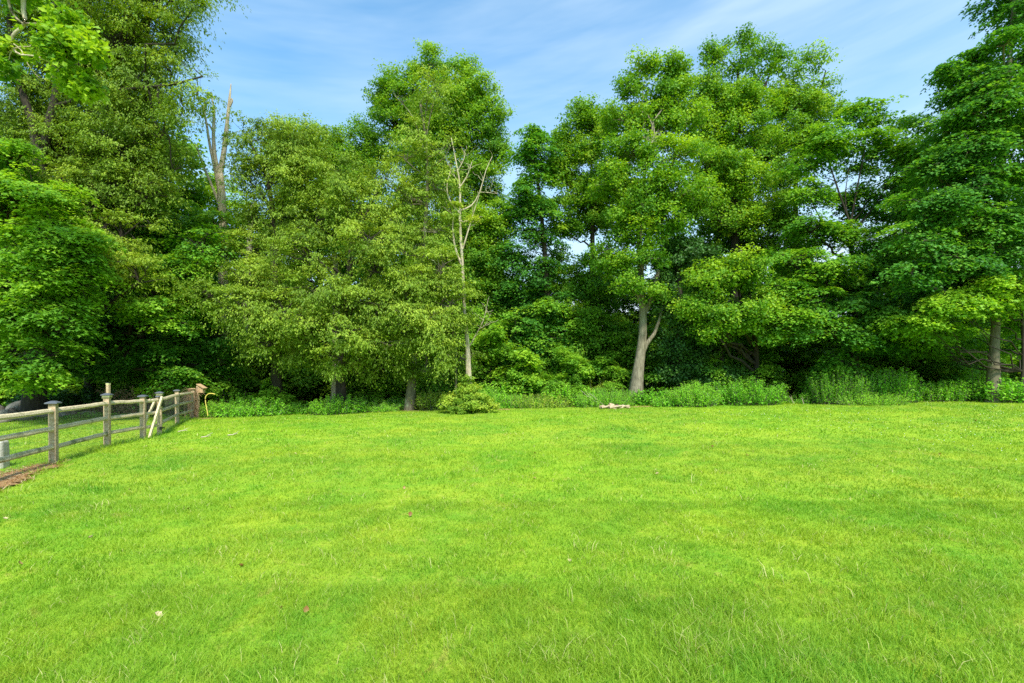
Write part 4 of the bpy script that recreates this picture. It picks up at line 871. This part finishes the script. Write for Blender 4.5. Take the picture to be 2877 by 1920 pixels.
    for i in range(16):
        a = rng.rand() * 6.28; br.append((wiggle(e + [math.cos(a) * .1, math.sin(a) * .1, -.02], e + [math.cos(a + 1) * .14, math.sin(a + 1) * .14, 1.2], rng, 9, .2), np.full(9, .008)))
    V, T = tubes(br, 4); tag(link('dry_vine', raw_mesh('dry_vine', V, T, M['dry'])), 'tangle of dead brown vines clinging to the last fence post', 'vine')
    # brush heap behind the fence
    br = []; c = G(415, 21.3)
    for i in range(130):
        x = rng.uniform(-1.7, 1.6); z = .25 + .75 * rng.rand(); p0 = c + [x, rng.randn() * .25, z]; p1 = p0 + [rng.uniform(-.8, .8), rng.randn() * .2, rng.uniform(-.5, .45)]
        br.append((wiggle(p0, p1, rng, 6, .5, .2), np.linspace(.008, .003, 6)))
    for i in range(26):
        x = rng.uniform(-1.7, 1.6); br.append((wiggle(c + [x, 0, -.03], c + [x + rng.uniform(-.3, .3), 0, rng.uniform(.6, 1.5)], rng, 7, .2), np.linspace(.012, .004, 7)))
    V, T = tubes(br, 4); tag(link('brush_heap', raw_mesh('brush_heap', V, T, M['dry'])), 'heap of dead brown brambles behind the fence near the gate', 'brambles')
    # leaning dry sticks
    for i, (a, b, D, lb) in enumerate([((1690, 1136), (1632, 1098), 21.8, 'long dry stick leaning up out of the weeds left of the stones'), ((1700, 1134), (1655, 1105), 21.9, 'shorter dry stick crossing behind the long leaning one'), ((1712, 1138), (1668, 1126), 21.7, 'dry stick lying almost flat left of the stones'),
                                       ((2258, 1133), (2252, 1118), 21.4, 'short pale stick poking up at the deep shade opening'), ((2340, 1135), (2314, 1115), 21.2, 'pale forked stick leaning at the foot of the right weed stand'), ((2232, 1132), (2218, 1113), 21.5, 'dark thin stick left of the short pale stick'),
                                       ((500, 1222), (527, 1216), 15.2, 'thin pale stick lying on the lawn near the gate'), ((565, 1240), (592, 1233), 13.6, 'curved pale twig on the lawn right of the gate'), ((640, 1238), (668, 1230), 13.9, 'forked pale twig farther right on the lawn from the gate')]):
        pa, pb_ = P(*a, D), P(*b, D)
        if D < 16: pa = G(a[0], D); pb_ = G(b[0], D + .25); pa[2] += .05; pb_[2] += .06
        else: pa[2] = min(pa[2], gzs(pa[0], pa[1]) + .03)
        pth = wiggle(pa, pb_, rng, 7, .08); V, T = tubes([(pth, np.linspace(.016, .006, 7)), (wiggle(pth[3], pth[5] + [.06, .05, .08], rng, 4, .1), np.linspace(.008, .003, 4))], 5)
        tag(link('dry_stick', raw_mesh('dry_stick', V, T, M['drygrey'])), lb, 'stick', 'dry sticks')
    # ring of stones / burnt logs on the lawn
    D = 20.8; fr = [(1693, 0, .17, .11, 'stone_warm', 'tan stone at the left end of the fire ring'), (1704, .1, .13, .09, 'charcoal', 'charred stone in the left of the fire ring'), (1717, .0, .2, .17, 'stone_warm', 'biggest tan stone of the fire ring'), (1734, .12, .14, .12, 'charcoal', 'dark charred lump in the middle of the fire ring'),
                    (1745, -.12, .12, .08, 'stone_warm', 'small flat stone at the front of the fire ring'), (1752, .15, .14, .1, 'stone_warm', 'pale stone at the back of the fire ring'), (1764, -.02, .1, .07, 'stone_warm', 'small tan stone at the right end of the fire ring'), (1726, -.22, .1, .06, 'stone_warm', 'tiny flat stone leaning on the biggest tan stone')]
    for i, (px, dy, r_, h, m_, lb) in enumerate(fr):
        p = G(px, D + dy); rock('fire_ring_stone', lb, 'stone', (p[0], p[1], p[2] + h * .6), (r_, r_ * .8, h), m_, 80 + i, 'stones of the fire ring')
    for i, (x0, x1, dy, lb) in enumerate([(1712, 1748, -.3, 'bleached log lying slanted before the fire ring'), (1738, 1768, -.12, 'short bleached log across the right of the fire ring'), (1690, 1712, -.2, 'small bleached log at the left of the fire ring')]):
        a = G(x0, D + dy); b = G(x1, D + dy + .12); a[2] += .07; b[2] += .13; V, T = tubes([(wiggle(a, b, rng, 7, .06), np.linspace(.05, .035, 7))], 9, .2, i)
        tag(link('log', raw_mesh('log', V, T, M['bleached'], None, True)), lb, 'log', 'logs of the fire ring')
    p = G(1725, 20.95); V, T = bm_boxes([(0, 0, 0, .9, .6, .012)])
    # bare soil patches
    def patch(px, D, w, d_, seed):
        c = G(px, D); a = np.linspace(0, 2 * np.pi, 29)[:-1]; rg = np.random.RandomState(seed); rr = 1 + .25 * (rg.rand(28) - .5)
        V = [[c[0], c[1], gzs(c[0], c[1]) + .02]]
        for k in (.5, 1.0): V += [[c[0] + math.cos(t) * w * k * q, c[1] + math.sin(t) * d_ * k * q, gzs(c[0] + math.cos(t) * w * k * q, c[1] + math.sin(t) * d_ * k * q) + .02 * (1.2 - k)] for t, q in zip(a, rr)]
        T = [np.array([[0, 1 + i, 1 + (i + 1) % 28] for i in range(28)]), np.array([[1 + i, 29 + i, 29 + (i + 1) % 28, 1 + (i + 1) % 28] for i in range(28)])]
        tag(link('bare_soil', raw_mesh('bare_soil', np.array(V), T, M['mulch'], None, True)), kind='structure')
    patch(1412, 21.6, .35, .35, 1); patch(1610, 22.3, .3, .4, 2); patch(880, 21.2, .35, .3, 3); patch(1170, 21.9, .8, .4, 4); patch(1790, 21.7, .7, .3, 5); patch(575, 20.3, .4, .35, 6); patch(1700, 21.9, .6, .25, 7); patch(1045, 21.9, .3, .3, 8)
    # overhanging dead crooked branch of a nearer tree, top left
build_props()

def build_near_branch():
    D = 13.0; b = G(-230, D)
    S = [[b, P(-225, 700, D), P(-190, 300, D), P(-130, 30, D)]]
    limb = [P(-190, 300, D), P(-90, 100, D), P(10, -60, D), P(60, -40, D), P(66, 30, D), P(70, 68, D), P(45, 90, D), P(31, 112, D), P(36, 138, D), P(60, 155, D), P(100, 158, D), P(145, 178, D)]
    forks = [([P(20, -60, D), P(25, 10, D), P(40, 45, D), P(66, 68, D)], .035, .02), ([P(38, 30, D), P(50, 35, D), P(66, 42, D)], .015, .01), ([P(68, 66, D), P(100, 66, D), P(130, 64, D), P(160, 66, D)], .018, .005), ([P(125, 64, D), P(150, 75, D), P(175, 88, D)], .01, .004),
             ([P(38, 124, D), P(60, 142, D), P(78, 180, D), P(100, 210, D), P(118, 222, D)], .014, .004), ([P(40, 142, D), P(22, 148, D), P(17, 165, D)], .011, .004)]
    s = D / F
    L = [(P(x, y, D + dd), (rx * s, rx * s, ry * s), dn, ti) for x, y, rx, ry, dd, dn, ti in [(150, 115, 55, 25, -.3, .8, .7), (215, 115, 45, 22, -.3, .8, .85), (255, 150, 28, 14, -.3, .8, .9), (160, 165, 50, 24, 0, .8, .6), (200, 215, 35, 26, 0, .8, .7), (230, 250, 20, 16, 0, .7, .8), (60, -20, 60, 30, 0, .9, .6), (20, 150, 35, 25, .2, .7, .7), (0, 180, 30, 20, 0, .7, .6), (190, 60, 30, 14, .2, .4, .6),
                                                                                          (-120, -80, 100, 70, 0, .8, .5)]]
    make_tree('oak_tree', 'nearer tree off the left edge reaching in a crooked pale limb with bright leaves', 'tree', b, [(S[0], .2, .08), (limb, .07, .014)], L, 'broadtree', 'bark_pale', 90, None, forks)
KIND['broadtree'] = (.15, 20, .30, KITE, 'oak')
build_near_branch()

# ------------------------------------------------------------------ grass
def build_grass():
    rng = np.random.RandomState(42)
    zones = [(2.3, 4.2, 9000, .0038, .046), (4.2, 7.0, 4000, .0058, .046), (7.0, 12.0, 1300, .0095, .045), (12.0, 23.5, 420, .017, .045)]
    Vs, ti = [], []
    for z0, z1, dens, w, h in zones:
        half = z1 * 1.04 + 1.2; n = int((z1 - z0) * 2 * half * dens)
        X = rng.uniform(-half, half, n); Y = rng.uniform(z0, z1, n)
        ok = (np.abs(X) < Y * 1.03 + 1.2) & (Y < lawn_edge(X) + .3 + .8 * (vnoise(X, Y, .7, 3) - .5)) & ~(mulch_mask(X, Y, -.1) & (rng.rand(n) < .93))
        X, Y = X[ok], Y[ok]
        clump = vnoise(X, Y, 3.3, 31) * .6 + vnoise(X, Y, 9, 32) * .4; big = vnoise(X, Y, .8, 33)
        ok = rng.rand(len(X)) < .25 + 1.2 * clump; X, Y, clump, big = X[ok], Y[ok], clump[ok], big[ok]; m = len(X)
        front = sstep(4.6, 3.0, Y) * sstep(-.8, .2, X) * sstep(2.6, 1.2, X)
        nearfence = np.exp(-((X - fence_x(Y)) / .22) ** 2) * (Y > 8.5) * (Y < 20.5)
        edge = sstep(-.9, 0, Y - lawn_edge(X))
        H = h * (.45 + .75 * rng.rand(m)) * (.4 + 1.05 * clump + .4 * big) * (1 + .9 * front * (.3 + vnoise(X, Y, 2.2, 35)) + 1.2 * nearfence + .8 * edge)
        long = rng.rand(m) < .006 + .02 * front + .02 * nearfence; H[long] *= 1.7
        la = 6.28 * vnoise(X, Y, .7, 34) * 1.5 + rng.randn(m) * 1.9; lm = (.3 + 1.1 * rng.rand(m)) * H
        L = np.stack([np.cos(la) * lm, np.sin(la) * lm], 1)
        wa = rng.rand(m) * 3.14; W = np.stack([np.cos(wa), np.sin(wa)], 1) * (w * (.6 + .7 * rng.rand(m)))[:, None] * .5
        B = np.stack([X, Y, gz(X, Y) - .004], 1)
        v = np.zeros((m, 5, 3)); v[:] = B[:, None]
        v[:, 0, :2] -= W; v[:, 1, :2] += W
        v[:, 2, :2] += L * .32 - W * .8; v[:, 3, :2] += L * .32 + W * .8; v[:, 2, 2] += H * .62; v[:, 3, 2] += H * .62
        v[:, 4, :2] += L; v[:, 4, 2] += H
        Vs.append(v.reshape(-1, 3)); ti.append(np.repeat(np.clip(rng.rand(m) * .7 + .35 * rng.rand(m) * clump + .1, 0, 1), 5))
    # coarse bright blades and dark tufts
    nt = 260; tx = rng.uniform(-1, 1, nt * 3); ty = 2.5 + 9 * rng.rand(nt * 3) ** 1.6; tx = tx * ty * 1.05
    pr = .12 + .9 * sstep(4.8, 3.2, ty) * sstep(-1.2, 0, tx); ok = rng.rand(nt * 3) < pr; tx, ty = tx[ok], ty[ok]
    ok = ~mulch_mask(tx, ty) & (tx > fence_x(ty) + .3); tx, ty = tx[ok], ty[ok]
    per = 26; X = np.repeat(tx, per) + rng.randn(len(tx) * per) * .07; Y = np.repeat(ty, per) + rng.randn(len(tx) * per) * .07; m = len(X)
    H = np.repeat(rng.uniform(.06, .13, len(tx)), per) * rng.uniform(.5, 1.25, m); la = rng.rand(m) * 6.28; lm = H * rng.uniform(.3, 1.1, m)
    L = np.stack([np.cos(la) * lm, np.sin(la) * lm], 1); wa = rng.rand(m) * 3.14; W = np.stack([np.cos(wa), np.sin(wa)], 1) * (rng.uniform(.0018, .0036, m) * (Y / 3) ** .6)[:, None]
    B = np.stack([X, Y, gz(X, Y) - .004], 1); v = np.zeros((m, 5, 3)); v[:] = B[:, None]
    v[:, 0, :2] -= W; v[:, 1, :2] += W; v[:, 2, :2] += L * .32 - W * .8; v[:, 3, :2] += L * .32 + W * .8; v[:, 2, 2] += H * .66; v[:, 3, 2] += H * .66; v[:, 4, :2] += L; v[:, 4, 2] += H * .95
    Vs.append(v.reshape(-1, 3)); base_t = np.repeat(np.where(rng.rand(len(tx)) < .45, .05, .7), per); ti.append(np.repeat(np.clip(base_t + rng.rand(m) * .25, 0, .96), 5))
    V = np.concatenate(Vs); n = len(V) // 5
    T = (np.arange(n)[:, None, None] * 5 + np.array([[0, 1, 3], [0, 3, 2], [2, 3, 4]])[None]).reshape(-1, 3)
    print('blades', n)
    tag(link('grass', raw_mesh('grass', V, T, M['grass'], np.concatenate(ti))), 'short bright green mown grass of the lawn', 'grass', kind='stuff')
    # longer blades
    # clover heads
    n = 420; X = rng.uniform(-14, 22, n * 4); Y = rng.uniform(4, 21, n * 4); pr = vnoise(X, Y, .35, 51) * np.interp(X / Y, [-1, .2, .9], [.35, .5, 1.0])
    ok = (pr > .45) & (np.abs(X) < Y) & (X > fence_x(Y) + .6); X, Y = X[ok][:n], Y[ok][:n]; m = len(X)
    C = np.stack([X, Y, gz(X, Y) + .05], 1); oc = np.array([[1, 0, 0], [-1, 0, 0], [0, 1, 0], [0, -1, 0], [0, 0, 1], [0, 0, -1.]]); f = np.array([[0, 2, 4], [2, 1, 4], [1, 3, 4], [3, 0, 4], [2, 0, 5], [1, 2, 5], [3, 1, 5], [0, 3, 5]])
    V = (C[:, None] + oc[None] * .009 * rng.uniform(.7, 1.3, m)[:, None, None]).reshape(-1, 3); T = (np.arange(m)[:, None, None] * 6 + f).reshape(-1, 3)
    tag(link('clover_flowers', raw_mesh('clover_flowers', V, T, M['clover'])), 'tiny white clover heads dotted over the lawn', 'clover', kind='stuff')
    # mulch needles
    n = 16000; X = rng.uniform(-11, -5, n); Y = rng.uniform(4, 10.2, n); ok = mulch_mask(X, Y, .12 * rng.rand(n) ** 2); X, Y = X[ok], Y[ok]; m = len(X); a = rng.rand(m) * 6.28
    C = np.stack([X, Y, gz(X, Y) + .035 + .02 * rng.rand(m)], 1)
    SL = (np.array([[.03, 0, 0], [.03, 1, 0], [-.03, 1, 0], [-.03, 0, 0]]), np.array([[0, 1, 2], [0, 2, 3]]))
    V, T, t = leaf_cloud(C, np.stack([rng.randn(m) * .3, rng.randn(m) * .3, np.ones(m)], 1), np.stack([np.cos(a), np.sin(a), rng.randn(m) * .15], 1), rng.uniform(.06, .16, m), SL, rng.rand(m))
    tag(link('pine_straw', raw_mesh('pine_straw', V, T, M['deadleaf'], t)), 'reddish pine straw mulch strewn along the foot of the fence', 'mulch', kind='stuff')
    # litter on the forest floor
    n = 26000; X = rng.uniform(-30, 30, n); Y = lawn_edge(X) + rng.rand(n) * 7 + .2; a = rng.rand(n) * 6.28
    V, T, t = leaf_cloud(np.stack([X, Y, gz(X, Y) + .02], 1), np.stack([rng.randn(n) * .4, rng.randn(n) * .4, np.ones(n)], 1), np.stack([np.cos(a), np.sin(a), 0 * a], 1), rng.uniform(.06, .11, n), KITE, rng.rand(n) * .6)
    tag(link('leaf_litter', raw_mesh('leaf_litter', V, T, M['deadleaf'], t)), 'brown fallen leaves covering the ground under the trees', 'leaf litter', kind='stuff')
build_grass()

# fallen leaves, each its own thing
def build_fallen():
    rng = np.random.RandomState(6)
    spots = [(365, 1380, 'dark curled leaf on the lawn right of the pine straw', .05, 0), (255, 1517, 'pale curled leaf in the left foreground lawn', .06, .9), (55, 1591, 'tan leaf close to the left edge of the lawn', .06, .6), (443, 1738, 'pale split leaf with red stem low at the left', .07, 1), (677, 1598, 'orange leaf left of centre in the grass', .06, .3), (860, 1728, 'orange leaf standing on edge in the lower left', .06, .35), (790, 1718, 'small red orange leaf beside the leaf on edge', .05, .2),
             (1152, 1454, 'red and white upright leaf in the middle of the lawn', .075, .25), (1135, 1378, 'dark pale edged leaf above the upright red one', .06, .6), (1600, 1583, 'white folded leaf in the centre right lawn', .06, 1), (1502, 1276, 'dark leaf in the middle distance of the lawn', .07, .1), (1502, 1347, 'tan leaf just below the dark middle distance one', .07, .6),
             (2002, 1257, 'brown curled leaf on the far right of the centre lawn', .09, .1), (2098, 1283, 'red brown leaf right of the curled brown leaf', .09, .1), (1846, 1334, 'pale twiggy leaf right of centre', .08, .8), (2845, 1190, 'orange leaf by the far right edge of the lawn', .12, .4), (15, 1464, 'cream leaf at the left edge of the lawn', .07, 1), (652, 1432, 'yellow leaf left of the middle of the lawn', .06, .7), (1595, 1282, 'small tan leaf beyond the middle of the lawn', .06, .7),
             (530, 1435, 'brown leaf among darker grass tufts at the left', .06, .2), (2640, 1280, 'orange brown leaf on the right side of the lawn', .08, .35), (1745, 1165, 'tan scrap lying just before the fire ring', .09, .7), (1600, 1158, 'tan scrap left of the fire ring', .09, .7), (830, 1278, 'cream leaf far left of the middle distance', .07, .9), (790, 1216, 'yellow brown leaf in the far lawn below the broad shrub', .09, .5)]
    for i, (px, py, lb, s, ti) in enumerate(spots):
        D = 1.72 * F / (py - HY)
        for _ in range(8):
            X = (px - HX) / F * D; D = (EYE - gzs(X, D)) * F / (py - HY)
        n = 9; u = np.linspace(0, 1, n); wv = np.sin(u * np.pi) ** .7 * (.75 + .5 * rng.rand(n)) * .42; curl = rng.uniform(.5, 1.6)
        V = []
        for k in range(n):
            a = (u[k] - .5) * curl; z = .35 * (1 - math.cos(a * 1.6)); V += [[-wv[k], u[k] - .5, z + wv[k] * curl * .5], [0, u[k] - .5, z], [wv[k], u[k] - .5, z + wv[k] * curl * .45]]
        V = np.array(V) * s; V *= .8; T = np.array([[3 * k + j, 3 * k + j + 1, 3 * k + j + 4, 3 * k + j + 3] for k in range(n - 1) for j in (0, 1)])
        o = link('fallen_leaf', raw_mesh('fallen_leaf', V, T, M['deadleaf'], np.full(len(V), ti), True), None, (X, D, gzs(X, D) + .035))
        o.rotation_euler = (rng.uniform(.1, .9), rng.randn() * .4, rng.rand() * 6.28)
        if 'upright' in lb or 'edge' in lb and 'standing' in lb: o.rotation_euler = (1.3, .2, .4); o.location.z += .02
        o.location.z -= .012
        tag(o, lb, 'leaf', 'fallen leaves on the lawn')
build_fallen()
print('leaves', LEAFCOUNT[0])
